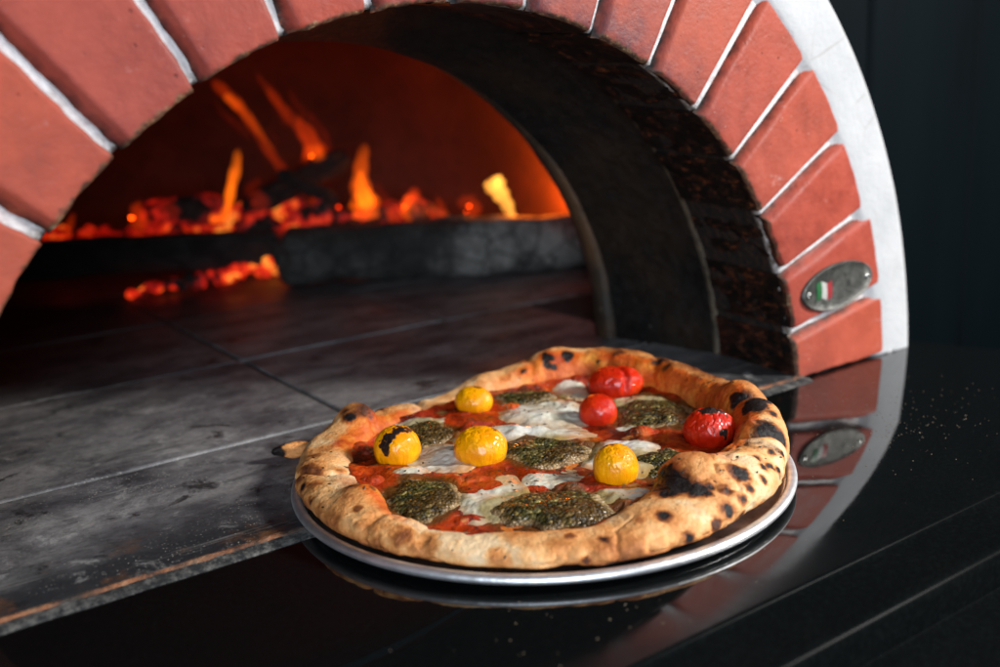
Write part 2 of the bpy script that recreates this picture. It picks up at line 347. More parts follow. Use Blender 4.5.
def mat_tomato(name, c0, c1, c2, blister):
    n = NT(name); m = n.attr('paint'); ch = m[0]
    a = n.noise(7, 5, .55); w = n.noise(9, 8, .6, dist=1.2, stretch=(1, 1, .45))
    c = n.ramp(a, [(.3, c0), (.5, c1), (.72, c2)])
    c = n.mix(n.ramp(w, [(.60, 0.), (.72, .55)]), c, blister)
    e = n.math('ADD', ch, n.math('MULTIPLY', n.math('SUBTRACT', n.noise(22, 7, .65), .5), .7))
    c = n.mix(n.ramp(e, [(.2, 0.), (.5, .9)]), c, (.20, .04, .008))
    c = n.mix(n.ramp(e, [(.48, 0.), (.72, .97)]), c, (.010, .006, .005))
    c = n.mix(n.math('MULTIPLY', n.ramp(n.vor(24), [(.07, 1.), (.12, 0.)]), n.ramp(n.noise(8, 3), [(.54, 0.), (.6, 1.)])), c, (.05, .02, .006))
    return n.pbr(c, n.math('ADD', .28, n.math('MULTIPLY', ch, .35)), n.bump(n.math('ADD', n.ramp(w, [(.35, 0.), (.65, 1.)]), n.math('MULTIPLY', n.noise(30, 3), .15)), .42, .02),
                 Subsurface_Weight=.15, Subsurface_Radius=(1, .35, .05), Subsurface_Scale=.004, Coat_Weight=.45, Coat_Roughness=.06, Specular_IOR_Level=.2)
def mat_log(name, ash):
    n = NT(name); a = n.noise(1.7 if ash else 3, 9, .70, stretch=(1, 1, .7)); g = n.noise(9, 6, .7); v = n.vor(5, 'DISTANCE_TO_EDGE')
    c = n.ramp(a, [(.35, (.006, .006, .006)), (.46 if ash else .55, (.04, .038, .034) if ash else (.022, .021, .020)), (.72 if ash else .75, (.55, .54, .51) if ash else (.035, .032, .03))])
    if ash:
        x, y, z = n.sep(); q = n.math('ADD', x, n.math('MULTIPLY', n.math('SUBTRACT', g, .5), 1.2))
        c = n.mix(n.ramp(n.math('ADD', n.math('MULTIPLY', q, .3), .5), [(.42, .85), (.75, 0.)]), c, (.018, .017, .015))  # ash thins leftward; darkness painted there breaks up the even light
    c = n.mix(n.ramp(v, [(.0, .8), (.07, 0.)]), c, (.003, .003, .003))
    return n.pbr(c, .9, n.bump(n.math('ADD', n.math('MULTIPLY', a, .7), g), .8, .06))
def mat_ember(name='glowing_coals', lo=.5, k=2.4, sc=2.6):
    n = NT(name); a = n.noise(sc, 6, .6); b = n.noise(11, 5, .6)
    g = n.ramp(n.math('ADD', n.math('MULTIPLY', a, .7), n.math('MULTIPLY', b, .3)), [(lo-.02, 0.), (lo+.16, 1.)])
    ec = n.ramp(g, [(.0, (.18, .0, .0)), (.45, (.85, .012, .004)), (.75, (1., .06, .006)), (1., (1., .28, .03))])
    m = n.pbr(n.ramp(b, [(.4, (.010, .009, .009)), (.7, (.06, .055, .05))]), .9, n.bump(b, .8, .04))
    p = [x for x in n.t.nodes if x.type == 'BSDF_PRINCIPLED'][0]
    n.L(ec, p.inputs['Emission Color']); n.L(n.math('MULTIPLY', g, k), p.inputs['Emission Strength'])
    return m
def mat_flame(name, c, k):
    n = NT(name); e = n.node('ShaderNodeEmission'); e.inputs[0].default_value = (*c, 1)
    n.L(n.math('MULTIPLY', n.ramp(n.noise(5.5, 3, .6, dist=.6, stretch=(1, 1, .45)), [(.3, .15), (.62, 1.)]), k*1.5), e.inputs[1])
    n.L(e.outputs[0], n.out.inputs['Volume']); return n.m
def mat_plain(name, c, rough=.5, metal=0.):
    n = NT(name); f = n.noise(25, 5, .6)
    return n.pbr(n.mix(n.ramp(f, [(.4, 0.), (.7, .5)]), c, tuple(v*.6 for v in c)), rough, n.bump(f, .3, .01), Metallic=metal)
def mat_badge():
    n = NT('tarnished_badge_metal'); a = n.noise(6.7, 8, .7); b = n.noise(17, 7, .75); 
    c = n.ramp(a, [(.35, (.05, .05, .047)), (.55, (.13, .13, .12)), (.75, (.30, .30, .28))])
    c = n.mix(n.ramp(b, [(.52, 0.), (.62, .8)]), c, (.035, .04, .035))
    return n.pbr(c, n.ramp(b, [(.3, .3), (.7, .5)]), n.bump(n.math('ADD', a, b), .7, .012), Metallic=.75)

M = dict(rim=mat_plain('bright_rolled_aluminium', (.95, .96, .98), .48, 1.), brick=mat_brick(), plaster=mat_plaster(), mortar=mat_mortar(), tunnel=mat_soot('sooty_metal_throat'),
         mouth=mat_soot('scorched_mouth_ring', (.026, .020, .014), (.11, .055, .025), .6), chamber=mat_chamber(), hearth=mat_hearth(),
         grout_l=mat_joint(), trim=mat_trim(),
         ledge=mat_grout('worn_grey_ledge', (.012, .013, .014), (.20, .19, .175)), granite=mat_granite(), paint=mat_paint(), pan=mat_pan(),
         crust=mat_crust(), sauce=mat_sauce(), cheese=mat_cheese(), herb=mat_herb(),
         ytom=mat_tomato('yellow_tomato_skin', (.80, .24, .001), (.92, .38, .001), (.92, .46, .003), (.75, .20, .004)),
         rtom=mat_tomato('red_tomato_skin', (.42, .008, .002), (.60, .022, .003), (.72, .07, .008), (.70, .10, .01)),
         log_d=mat_log('charred_bark', False), log_a=mat_log('ash_coated_bark', True), ember=mat_ember(), badge=mat_badge(),
         black=mat_plain('soot_black', (.01, .01, .01), .9))

# ------------------------------------------------------------------ oven
AX, AZ, R1, R2, R3, T0, DT = .3406, -.1153, 1.9516, 2.6008, 2.9195, .1881, .1723
oven = empty('pizza_oven', (AX, 0, 0))
tag(oven, 'wood-fired pizza oven with a red brick arch, white plaster surround and sooty open mouth', 'oven')
OB = (AX, 0, 0)
DEP = .58
def brick_ring():
    mb = MB(); G = .038; tone = []; tr = np.random.default_rng(9)
    js = [T0 + i*DT + .004 for i in range(17)]
    for i in range(18):
        nu, nv = 44, 26
        u = np.concatenate([[0, .012, .026, .045, .07], np.linspace(.1, .9, nu-10), [.93, .955, .974, .988, 1.]])
        v = np.concatenate([[0, .015, .035, .06, .1], np.linspace(.17, .78, nv-12), [.83, .865, .895, .92, .945, .97, 1.]])
        U, Vv = np.meshgrid(u, v, indexing='ij')
        wob = .012*vnoise(i*3.1, .5, .5, 3)
        Ra, Rb = R1 + .004*((i*7) % 3 - 1), R2 + .012*math.sin(i*2.3) + (.07, .05, .025, .01)[i] if i < 4 else R2 + .014*math.sin(i*2.3)
        R = Ra + (Rb-Ra)*U
        zb = .009
        if i == 0: a0 = np.arcsin(np.clip((zb-AZ)/R, -1, 1))
        else: a0 = js[i-1] + (G/2)/R
        if i == 17: a1 = np.pi - np.arcsin(np.clip((zb-AZ)/R, -1, 1))
        else: a1 = js[i] - (G/2)/R
        A = a0 + (a1-a0)*Vv
        # distances to the edges of the face
        du = (R - Ra); du2 = (Rb - R); dv = (A-a0)*R; dv2 = (a1-A)*R
        # rounded outer corners: pull corners in
        k = .07
        for dd in (dv, dv2):
            cu = np.clip(k-du2, 0, k); cv = np.clip(k-dd, 0, k)
            ex = np.maximum(np.hypot(cu, cv)-k, 0)
            R = R - ex*.75
        X = AX + R*np.cos(A); Z = AZ + R*np.sin(A)
        # rough edges
        nin = np.clip(1-du/.05, 0, 1)
        chip = fbm(A*R*1., i*7.7, 0, 22, 4, 11)*.009 + np.minimum(0, fbm(A*R, i*3.3, 2, 7, 3, 12)+.15)*.03
        e = np.minimum(np.minimum(dv, dv2), du2); b = .014
        Y = np.where(e < b, b - np.sqrt(np.maximum(b*b-(b-e)**2, 0)), 0) 
        b2 = .016; Y += np.where(du < b2, (b2 - np.sqrt(np.maximum(b2*b2-(b2-du)**2, 0))), 0)
        cw = .046*(1+.25*vnoise(U*3, i, .5, 8)); Y = np.maximum(Y, .042*sm(dv2, cw, 0.)*.55 + .042*np.clip(1-dv2/cw, 0, 1)*.45)
        Y += .0055*fbm(X, Z, i*5., 2.2, 5, 21) + .004*math.sin(i*5.1)
        Y += nin * np.abs(fbm(X, Z, 1., 20, 4, 31))*.018
        R = R + nin*(-chip*.6); X = AX + R*np.cos(A); Z = AZ + R*np.sin(A)
        edge_n = np.clip(1-e/.03, 0, 1)*.007*fbm(X, Z, 3., 13, 3, 41)
        X = X + edge_n; Z = Z + edge_n
        P = np.stack([X, Y, Z], -1)
        mb.add(P.reshape(-1, 3), gridf(nu, nv))
        # sides sweep back into the oven
        loop = [P[j, 0] for j in range(nu)] + [P[-1, j] for j in range(1, nv)] + [P[j, -1] for j in range(nu-2, -1, -1)] + [P[0, j] for j in range(nv-2, 0, -1)]
        loop = np.array(loop); nl = len(loop)
        ys = np.concatenate([[0.], np.linspace(.02, DEP, 26)])
        W = np.zeros((nl, len(ys), 3))
        isin = np.zeros(nl); isin[0] = isin[nu+nv-2:] = 1; isin[nu-1+nv-1+nu-1:] = 1
        ang = np.arctan2(loop[:, 2]-AZ, loop[:, 0]-AX); rr = np.hypot(loop[:, 2]-AZ, loop[:, 0]-AX)
        inn = sm(rr, R1+.06, R1+.01)
        for q, yq in enumerate(ys):
            r_ = rr + inn*(.09*yq + (.012*fbm(ang*R1, yq, i, 9, 4, 51) if q else 0) + (.006*np.minimum(0, fbm(ang*R1, yq, 4., 24, 3, 52)) if q else 0))
            W[:, q, 0] = AX + r_*np.cos(ang); W[:, q, 2] = AZ + r_*np.sin(ang)
            W[:, q, 1] = loop[:, 1] if q == 0 else np.maximum(yq, loop[:, 1]+.004)
        mb.add(W.reshape(-1, 3), [f[::-1] for f in gridf(nl, len(ys), wu=True)])
        tone += [tr.uniform(0, 1)]*(mb.n-len(tone))
    return mb, np.stack([tone]*3, -1)
mb_, tone_ = brick_ring(); mb_.build('brick_arch', M['brick'], oven, OB, smooth=True, attrs={'paint': tone_})

def lathe_arc(prof, n, cx, cz, t0=0., t1=math.pi, disp=None):
    """profile = list of (y, r); swept about the axis through (cx, cz) along y"""
    t = np.linspace(t0, t1, n); pr = np.array(prof)
    R = pr[None, :, 1] + 0*t[:, None]; Y = pr[None, :, 0] + 0*t[:, None]; T = t[:, None] + 0*R
    if disp is not None: R = R + disp(T, Y)
    return np.stack([cx + R*np.cos(T), Y, cz + R*np.sin(T)], -1).reshape(-1, 3), gridf(n, len(prof))
tz = lambda r, z=.0: math.asin((z-AZ)/r)
def ring(name, prof, n, cx, cz, mat, disp=None, ta=None):
    V, F = lathe_arc(prof, n, cx, cz, -.06 if ta is None else ta, math.pi+.06 if ta is None else math.pi-ta, disp)
    V[:, 2] = np.maximum(V[:, 2], .003)
    return mesh_obj(name, V, F, mat, oven, OB)
# mortar body behind the bricks
ring('mortar', [(.57, R1+.055), (.3, R1+.031), (.09, R1+.012), (.056, R1+.010), (.044, R1+.025), (.041, R1+.2), (.040, R1+.4), (.038, R2-.1), (.034, R2-.03), (.024, R2+.04)], 400, AX, AZ, M['mortar'],
     disp=lambda T, Y: .006*fbm(T*3, Y*3, 0, 6, 3, 61), ta=.05)
# plaster surround: a flat face with a rounded outer edge that runs back to the dark boards
cnr = [(.0+.05*(1-math.sin(a)), R3-.05+.05*math.cos(a)) for a in np.linspace(math.pi/2, 0, 7)]
def plaster():
    t = np.linspace(.03, math.pi-.03, 500)
    prof = [(.034, R2-.045), (.026, R2-.02), (.012, R2-.005), (.004, R2+.02), (.001, R2+.06)] + [(.0, R2+.06+(R3-.11-R2)*k/7) for k in range(1, 8)] + cnr[1:] + [(.3, R3+.005), (.7, R3+.01), (1.3, R3)]
    pr = np.array(prof); R = pr[None, :, 1] + 0*t[:, None]; Y = pr[None, :, 0] + 0*t[:, None]; T = t[:, None] + 0*R
    # plaster laps a little over brick corners between joints
    R = R + .010*fbm(T*2.9, R*2, 0, 3, 3, 71)*sm(R, R2+.06, R2-.02)
    X = AX + R*np.cos(T); Z = AZ + R*np.sin(T)
    Y = Y + .006*fbm(X, Z, 0, 2.4, 4, 72)*sm(R, R3+.02, R3-.05)
    V = np.stack([X, Y, Z], -1).reshape(-1, 3); V[:, 2] = np.maximum(V[:, 2], .002)
    return mesh_obj('plaster_surround', V, gridf(len(t), len(prof)), M['plaster'], oven, OB)
plaster()
# throat behind the bricks, narrowing to the oven mouth
ring('entry_throat', [(.55, 2.12), (.575, 2.075), (.577, 2.02), (.582, 2.002), (.60, 1.995), (.64, 1.995), (.8, 1.965), (1.0, 1.92), (1.2, 1.875), (1.292, 1.86)], 260, .33, -.07, M['tunnel'],
     disp=lambda T, Y: .012*fbm(T*2, Y*2, 0, 2.5, 4, 81))
ring('mouth_ring', [(1.29, 1.95), (1.285, 1.852), (1.30, 1.836), (1.36, 1.834), (1.42, 1.85), (1.78, 2.16)], 260, .30, -.01, M['mouth'],
     disp=lambda T, Y: .014*fbm(T*2, Y*2, 0, 4, 4, 82))
def chamber():
    nu, nv = 120, 60; cx, cy, R, H = .4, 4.75, 3.62, 2.75
    V, F = [], []
    for i in range(nu):
        for j in range(nv+1):
            th = 2*math.pi*i/nu; ph = math.pi/2*j/nv
            wall = math.cos(ph)**.55; z = H*math.sin(ph)
            V.append((cx + R*wall*math.cos(th), cy + R*wall*math.sin(th), z))
    V = np.array(V)
    F0 = gridf(nu, nv+1, wu=True)
    for f in F0:
        c = V[list(f)].mean(0)
        if c[1] < 2.1 and math.hypot(c[0]-.3, c[2]) < 2.12: continue
        F.append(f)
    V[:, 1] = np.maximum(V[:, 1], 1.40)
    return mesh_obj('oven_chamber', V, F, M['chamber'], oven, OB)
chamber()
# vertical seam in the chamber lining beside the right wall
def hearth():
    mb = MB(); gp = .014
    ys = [.0, 1.045, 2.5, 3.95, 5.4, 6.85, 8.45]; 
    for r in range(len(ys)-1):
        off = .28 if r % 2 == 1 or r == 2 else .28-.9
        if r == 0: off = .28-2.3
        xs = [off + 1.45*k for k in range(-3, 5)] if r else [off, off+5.2]
        if r == 0: xs = [-3.0, 2.42+.0]
        if r == 1: xs = [.28]
        lo, hi = (-1.65, 2.36) if r == 0 else ((-1.75, 2.4) if r == 1 else (-3.3, 4.1))
        xs = [lo] + [x for x in xs if lo+.2 < x < hi-.2] + [hi]
        for a, b in zip(xs[:-1], xs[1:]):
            mb.box(a+gp, b-gp, ys[r]+(gp if r else 0), ys[r+1]-gp, .001, .020 + (.003 if (int(a*7)+r) % 2 else 0), .012)
    return mb
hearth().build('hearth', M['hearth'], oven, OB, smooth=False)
g = MB(); g.box(-3.0, 2.36, .02, 1.5, .0005, .012); g.box(-3.3, 4.1, 1.5, 8.6, .0005, .012); g.build('hearth_joints', M['grout_l'], oven, OB)
# front edge: chipped orange tile arris and the worn grey ledge in front of it
def strip(name, y0, y1, z0, z1, mat, ny=9, amp=.006, seed=1, bulge=.0):
    nx = 900; x = np.linspace(-3.2, 2.33, nx); v = np.linspace(0, 1, ny)
    X, Vv = np.meshgrid(x, v, indexing='ij')
    Y = y0 + (y1-y0)*Vv + amp*fbm(X, Vv*.3, 0, 6, 5, seed)
    Z = z0 + (z1-z0)*Vv + bulge*np.sin(Vv*math.pi) + amp*.5*fbm(X, Vv, 3, 20, 4, seed+3)
    e = (Vv == 0) | (Vv == 1); Z = np.where(Vv == 1, 0.0005, Z)
    return mesh_obj(name, np.stack([X, Y, Z], -1).reshape(-1, 3), gridf(nx, ny), mat, oven, OB)
strip('hearth_edge', .008, -.013, .0225, .010, M['trim'], seed=91, bulge=.006)
strip('hearth_ledge', -.010, -.066, .014, .003, M['ledge'], amp=.008, seed=95, bulge=.003)

# badge on the second brick from the counter
BC, BA = np.array([2.576, 0., .452]), math.radians(4.)
def oval(name, cx, cz, a, b, prof, mat, parent, n=96):
    """an oval lying in the arch face; prof = (scale, y) from the outside in; coordinates relative to the badge centre"""
    V = []
    for k, y in prof + [(0, prof[-1][1])]:
        for j in range(1 if k == 0 else n):
            t = 2*math.pi*j/n; x, z = cx + a*k*math.cos(t), cz + b*k*math.sin(t)
            V.append((x*math.cos(BA)-z*math.sin(BA), y, x*math.sin(BA)+z*math.cos(BA)))
    m = len(prof); F = [f[::-1] for f in gridf(m, n, wv=True)] + [((m-1)*n+(j+1) % n, (m-1)*n+j, m*n) for j in range(n)]
    return mesh_obj(name, V, F, mat, parent)
badge = oval('badge', 0, 0, .282, .119, [(1.0, .015), (1.0, -.012), (.985, -.019), (.955, -.021), (.93, -.016), (.90, -.0135), (.6, -.014), (.3, -.014), (.02, -.014)], M['badge'], oven)
badge['label'] = 'tarnished oval metal badge with a small green, white and red flag'
badge.location = tuple((BC-np.array(OB))*S)
for k, (nm, c) in enumerate((('green', (.025, .13, .045)), ('white', (.45, .45, .42)), ('red', (.30, .03, .035)))):
    nx, nz = 8, 12; V = []
    for i in range(nx):
        for j in range(nz):
            u, v = i/(nx-1), j/(nz-1); x = -.175 + .040*k + .040*u; z = -.045 + .088*v + .010*math.sin((k+u)*2.1)
            V.append((x*math.cos(BA)-z*math.sin(BA), -.0165-.003*math.sin(math.pi*v)*1, x*math.sin(BA)+z*math.cos(BA)))
    f = mesh_obj('flag_stripe', V, gridf(nx, nz), mat_plain('enamel_'+nm, c, .35), badge); f['label'] = nm + ' enamel stripe of the flag'
for sx in (-1, 1):
    oval('rivet', sx*.235, .0, .017, .017, [(1., -.012), (1., -.019), (.7, -.023), (.35, -.0245)], mat_plain('rivet_metal', (.55, .55, .52), .25, 1.), badge, 24)

# ------------------------------------------------------------------ fire: everything stands about one upright plane behind the mouth
def FP(s, z, off=0.): return np.array([1.44 + .868*s + .497*off, 4.67 - .497*s + .868*off, z])
def log(name, p0, p1, rad, mat, label, sq=1., seed=1, flat=.55):
    p0, p1 = np.array(p0, float), np.array(p1, float); ax = p1-p0; Ln = np.linalg.norm(ax); ax /= Ln
    up = np.array([0, 0, 1.]); up -= ax*(up@ax); up /= np.linalg.norm(up); sd = np.cross(ax, up)
    nu, nv = 90, 56; t = np.linspace(0, 1, nu); a = np.linspace(0, 2*math.pi, nv, endpoint=False)
    T, A = np.meshgrid(t, a, indexing='ij')
    n_ = np.cos(A); m_ = np.sin(A); k = (np.abs(n_)**(2/flat*1.0)+np.abs(m_)**(2/flat))**(-flat/2)
    R = rad*k*(1 + .30*fbm(T*Ln*1.3, np.cos(A), np.sin(A), 1.5, 5, seed) - .40*sm(np.abs(T-.5)*2 + .06*fbm(np.cos(A), np.sin(A), T, 2, 3, seed+8), 1-.22/Ln, 1.) + .05*fbm(T*Ln*1.2, np.cos(A)*3, np.sin(A)*3, 3.2, 3, seed+5))
    V = p0 + T[..., None]*Ln*ax + (R*n_)[..., None]*sd + (R*m_*sq)[..., None]*up
    V[..., 2] = np.maximum(V[..., 2], .024)
    V = V.reshape(-1, 3); F = gridf(nu, nv, wv=True)
    c0, c1 = len(V), len(V)+1; V = np.vstack([V, V[:nv].mean(0)-ax*.01, V[-nv:].mean(0)+ax*.01])
    F += [(c0, (j+1) % nv, j) for j in range(nv)] + [(c1, (nu-1)*nv+j, (nu-1)*nv+(j+1) % nv) for j in range(nv)]
    b = (p0+p1)/2; b[2] = 0
    o = mesh_obj(name, V, F, mat, None, tuple(b)); tag(o, label, 'log', 'logs on the oven fire'); return o
log('firewood_log', FP(.02, .265, -.02), FP(2.66, .235, .0), .235, M['log_a'], 'long squared log coated in grey ash, reaching the right wall of the oven', .98, 3, .72)
log('firewood_log', FP(-2.3, .36, .05), FP(.06, .33, .12), .15, M['log_d'], 'black charred log lying above the strip of glowing coals at the left', 1.0, 7)
log('firewood_log', FP(-1.2, .60, .55), FP(-.45, .64, .5), .14, mat_ember('glowing_wood', .44, 1.1, 2.0), 'short chunk of wood glowing red, at the left behind the black log', 1.0, 8)
log('firewood_log', FP(-.30, .60, .5), FP(.62, 1.02, .6), .105, M['log_d'], 'black chunk of burnt wood leaning up in the middle of the fire', 1., 9)
log('firewood_log', FP(.05, .93, .35), FP(.52, .66, .35), .06, M['log_d'], 'small dark stick sloping down to the right beneath the middle flames', 1., 10)

def coals(name, pts, label, mat, seed):
    r = np.random.default_rng(seed); mb = MB()
    for (s, z, off, rad) in pts:
        c = FP(s, z, off); n1, n2 = 8, 10
        th = np.linspace(0, math.pi, n1); ph = np.linspace(0, 2*math.pi, n2, endpoint=False)
        T, Ph = np.meshgrid(th, ph, indexing='ij'); sx, sy, sz = r.uniform(.7, 1.3, 3)
        rr = rad*(1+.25*fbm(np.cos(Ph)*np.sin(T)+s*9, np.sin(Ph)*np.sin(T), np.cos(T)+z*7, 1.5, 2, seed))
        V = np.stack([c[0]+rr*sx*np.sin(T)*np.cos(Ph), c[1]+rr*sy*np.sin(T)*np.sin(Ph), np.maximum(c[2]+rr*sz*np.cos(T), .024)], -1)
        mb.add(V.reshape(-1, 3), gridf(n1, n2, wv=True))
    b = FP(float(np.mean([p[0] for p in pts])), 0, 0)
    o = mb.build(name, mat, None, tuple(b), True); tag(o, label, 'embers', None, 'stuff'); return o
P_ = []
for k in range(120):
    s = -1.18+1.14*rng.random()**.7; P_.append((s, .075+.13*(s+1.2)/1.2+rng.normal(0, .018), -.12+rng.uniform(-.06, .08), rng.choice([.014, .02, .028, .038])))
coals('glowing_coals', P_, 'strip of glowing red coals on the hearth in front of the black log', mat_ember('bright_coals', .46, 1.5), 5)
P_ = []
for k in range(170):
    s = rng.uniform(-.5, 1.45); hgt = .62 - .18*abs(s-.1) if s < .7 else .52
    P_.append((s, rng.uniform(.1, max(hgt, .2)), rng.uniform(.22, .75), rng.choice([.04, .06, .09, .13])))
for k in range(70):
    s = rng.uniform(-2.0, -.3); P_.append((s, rng.uniform(.36, .50), rng.uniform(.3, .8), rng.uniform(.04, .09)))
coals('ember_bed', P_, 'heaped red embers and charcoal burning behind the logs', mat_ember('heaped_coals', .45, .95), 6)
FLC = {'o': ((1., .11, .003), 55), 'r': ((1., .055, .002), 30), 'd': ((1., .04, .002), 9), 'y': ((1., .15, .004), 150), 'w': ((1., .38, .05), 240)}
FLM = {k: mat_flame('flame_glow_'+k, c, e) for k, (c, e) in FLC.items()}
def flame(path, rads, kind, label, off=.0, thick=.5):
    """tapered tongue following a bent path, filled with glowing gas"""
    path = np.array(path, float); n = 40; t = np.linspace(0, 1, n); tp = np.linspace(0, 1, len(path))
    def cr(vals):   # smooth interpolation
        v = np.interp(t, tp, vals)
        for _ in range(6): v[1:-1] = (v[:-2]+2*v[1:-1]+v[2:])/4
        return v
    ss, zz, rr = cr(path[:, 0]), cr(path[:, 1]), cr(rads); m = 20
    ds, dz = np.gradient(ss), np.gradient(zz); l = np.hypot(ds, dz); nx, nz = -dz/l, ds/l
    rr = rr*np.sqrt(np.clip(t/.04, 0, 1))*np.sqrt(np.clip((1-t)/.10, 0, 1)) + .002
    V = []
    for i in range(n):
        for j in range(m):
            a = 2*math.pi*j/m; w = rr[i]*math.cos(a)*(1+.12*math.sin(i*.7)); V.append(FP(ss[i]+nx[i]*w, zz[i]+nz[i]*w, off+rr[i]*thick*math.sin(a)))
    V = np.array(V); F = gridf(n, m, wv=True); F += [tuple(range(m))[::-1], tuple((n-1)*m+j for j in range(m))]
    o = mesh_obj('flame', V, F, FLM[kind], None, tuple(V[:m].mean(0)))
    tag(o, label, 'flame', 'flames over the logs'); return o
flame([(.08, .90), (-.03, 1.10), (-.15, 1.33), (-.26, 1.52), (-.45, 1.72)], [.03, .045, .042, .05, .06], 'r', 'long orange-red flame bending up to the left, nearest the brick arch', .5)
flame([(.0, 1.10), (-.12, 1.31), (-.23, 1.48), (-.36, 1.60)], [.01, .032, .04, .045], 'o', 'bright orange core inside the long left-leaning flame', .5)
flame([(.36, 1.02), (.30, 1.22), (.16, 1.38), (.04, 1.55), (-.09, 1.76)], [.11, .075, .05, .036, .022], 'r', 'red flame with a broad foot and a thin tip, second from the brick arch', .6)
flame([(.47, 1.04), (.44, 1.2), (.34, 1.36), (.22, 1.48), (.17, 1.62)], [.03, .04, .035, .03, .025], 'd', 'faint thin flame to the right of the broad-footed one', .62)
flame([(-.54, .60), (-.43, .585), (-.37, .68), (-.33, .84), (-.27, 1.0), (-.235, 1.16)], [.03, .036, .034, .040, .042, .03], 'y', 'narrow bright orange flame with a hooked foot on the black log', .15)
flame([(.76, .50), (.76, .62), (.73, .78), (.75, .95), (.80, 1.14)], [.10, .13, .085, .055, .05], 'o', 'upright orange flame with a bulging base in the middle of the fire', .2)
flame([(.80, .60), (.77, .66), (.73, .78), (.75, .93)], [.05, .085, .05, .02], 'y', 'yellow core of the upright middle flame', .2)
flame([(2.0, .42), (1.95, .58), (1.88, .70), (1.83, .80)], [.035, .05, .075, .10], 'w', 'short yellow-white flame widening upward at the right end of the ashy log', .1)
flame([(1.30, .47), (1.38, .50), (1.40, .57), (1.37, .66)], [.10, .08, .04, .02], 'r', 'low red flame on top of the ashy log', .2)
flame([(.93, .50), (1.02, .53), (1.13, .58), (1.20, .74)], [.07, .07, .07, .05], 'r', 'low red V-shaped flame right of the upright flame', .3)
flame([(.95, .50), (.93, .60), (.88, .70), (.85, .80)], [.06, .06, .05, .03], 'd', 'dim red lick of flame against the upright flame', .35)
flame([(-1.72, .46), (-1.68, .55), (-1.60, .72)], [.05, .04, .02], 'r', 'small orange lick at the far left edge of the fire', .1)
flame([(.05, .42), (.12, .52), (.10, .66), (.16, .72)], [.06, .06, .05, .02], 'd', 'dull orange lick low in the fire, left of the middle', -.02)

flame([(.24, .98), (.30, 1.14), (.22, 1.28), (.28, 1.42)], [.03, .028, .02, .012], 'r', 'thin curling wisp inside the broad-footed flame', .58)
flame([(.10, .94), (.0, 1.06), (.04, 1.2), (-.05, 1.3)], [.03, .025, .018, .01], 'd', 'thin dim wisp at the foot of the long left-leaning flame', .52)
flame([(.40, 1.0), (.36, 1.08), (.30, 1.12)], [.05, .06, .03], 'o', 'small bright orange spot at the foot of the broad-footed flame', .5)
flame([(.12, 1.30), (.06, 1.45), (.10, 1.56), (.02, 1.68)], [.02, .026, .018, .008], 'd', 'faint wisp between the two tall left flames', .55)
flame([(-.20, 1.22), (-.28, 1.34), (-.40, 1.44), (-.46, 1.56)], [.02, .03, .024, .01], 'd', 'faint wisp hugging the left side of the long left-leaning flame', .55)
fr = np.random.default_rng(77)
for k, (s0, z0, hh, kk, lab) in enumerate([(-1.15, .55, .22, 'r', 'small red lick at the left end of the glowing chunk'), (-.85, .62, .16, 'd', 'dim red lick rising from the glowing chunk'),
        (-.15, .60, .30, 'd', 'dull red lick just right of the hooked flame'), (.28, .48, .26, 'r', 'small red flame low between the hooked and the upright flames'),
        (.50, .50, .22, 'd', 'dim red lick left of the foot of the upright flame'), (1.08, .50, .20, 'o', 'tiny orange flame right of the upright flame'), (1.62, .50, .14, 'r', 'tiny red lick nearest the yellow-white flame')]):
    a, b = fr.uniform(-.08, .08, 2)
    flame([(s0, z0), (s0+a, z0+hh*.35), (s0+b, z0+hh*.7), (s0+a*1.5, z0+hh)], [.07, .075, .045, .02], kk, lab, fr.uniform(.1, .5))

# ------------------------------------------------------------------ counter, wall, ground
def counter():
    prof = [(1.25, 0), (.0, 0), (-.7, 0), (-1.39, 0), (-1.398, -.002), (-1.404, -.008), (-1.407, -.016), (-1.415, -.020), (-1.60, -.021),
            (-1.615, -.024), (-1.628, -.032), (-1.636, -.046), (-1.64, -.065), (-1.64, -.15), (-1.65, -.157), (-1.87, -.158), (-1.884, -.162), (-1.892, -.172), (-1.894, -.19), (-1.894, -.50), (-1.88, -.51), (-1.2, -.51), (1.25, -.51)]
    xs = np.concatenate([np.linspace(-7, 3.40, 60), [3.43, 3.445, 3.45]]); V = []
    for x in xs:
        for (y, z) in prof:
            y = min(y, .055) if x > 2.5 else y
            x_ = x if x < 3.35 else x + (.045 - y)*.34 - .07
            V.append((x_, y, z - (.02 if x > 3.449 and z > -.1 else (.007 if x > 3.44 and z > -.1 else 0))))
    F = gridf(len(xs), len(prof)); n = len(prof)
    F.append(tuple(range(n))); F.append(tuple((len(xs)-1)*n + j for j in range(n))[::-1])
    F += [(i*n, i*n+n-1, (i+1)*n+n-1, (i+1)*n) for i in range(len(xs)-1)]
    o = mesh_obj('countertop', V, [f[::-1] for f in F], M['granite'], None, (0, 0, 0), smooth=True)
    tag(o, 'polished black stone countertop with a rounded front edge, reflecting the brick arch', 'countertop'); return o
ct = counter(); md = ct.modifiers.new('ws', 'EDGE_SPLIT'); md.split_angle = math.radians(40)
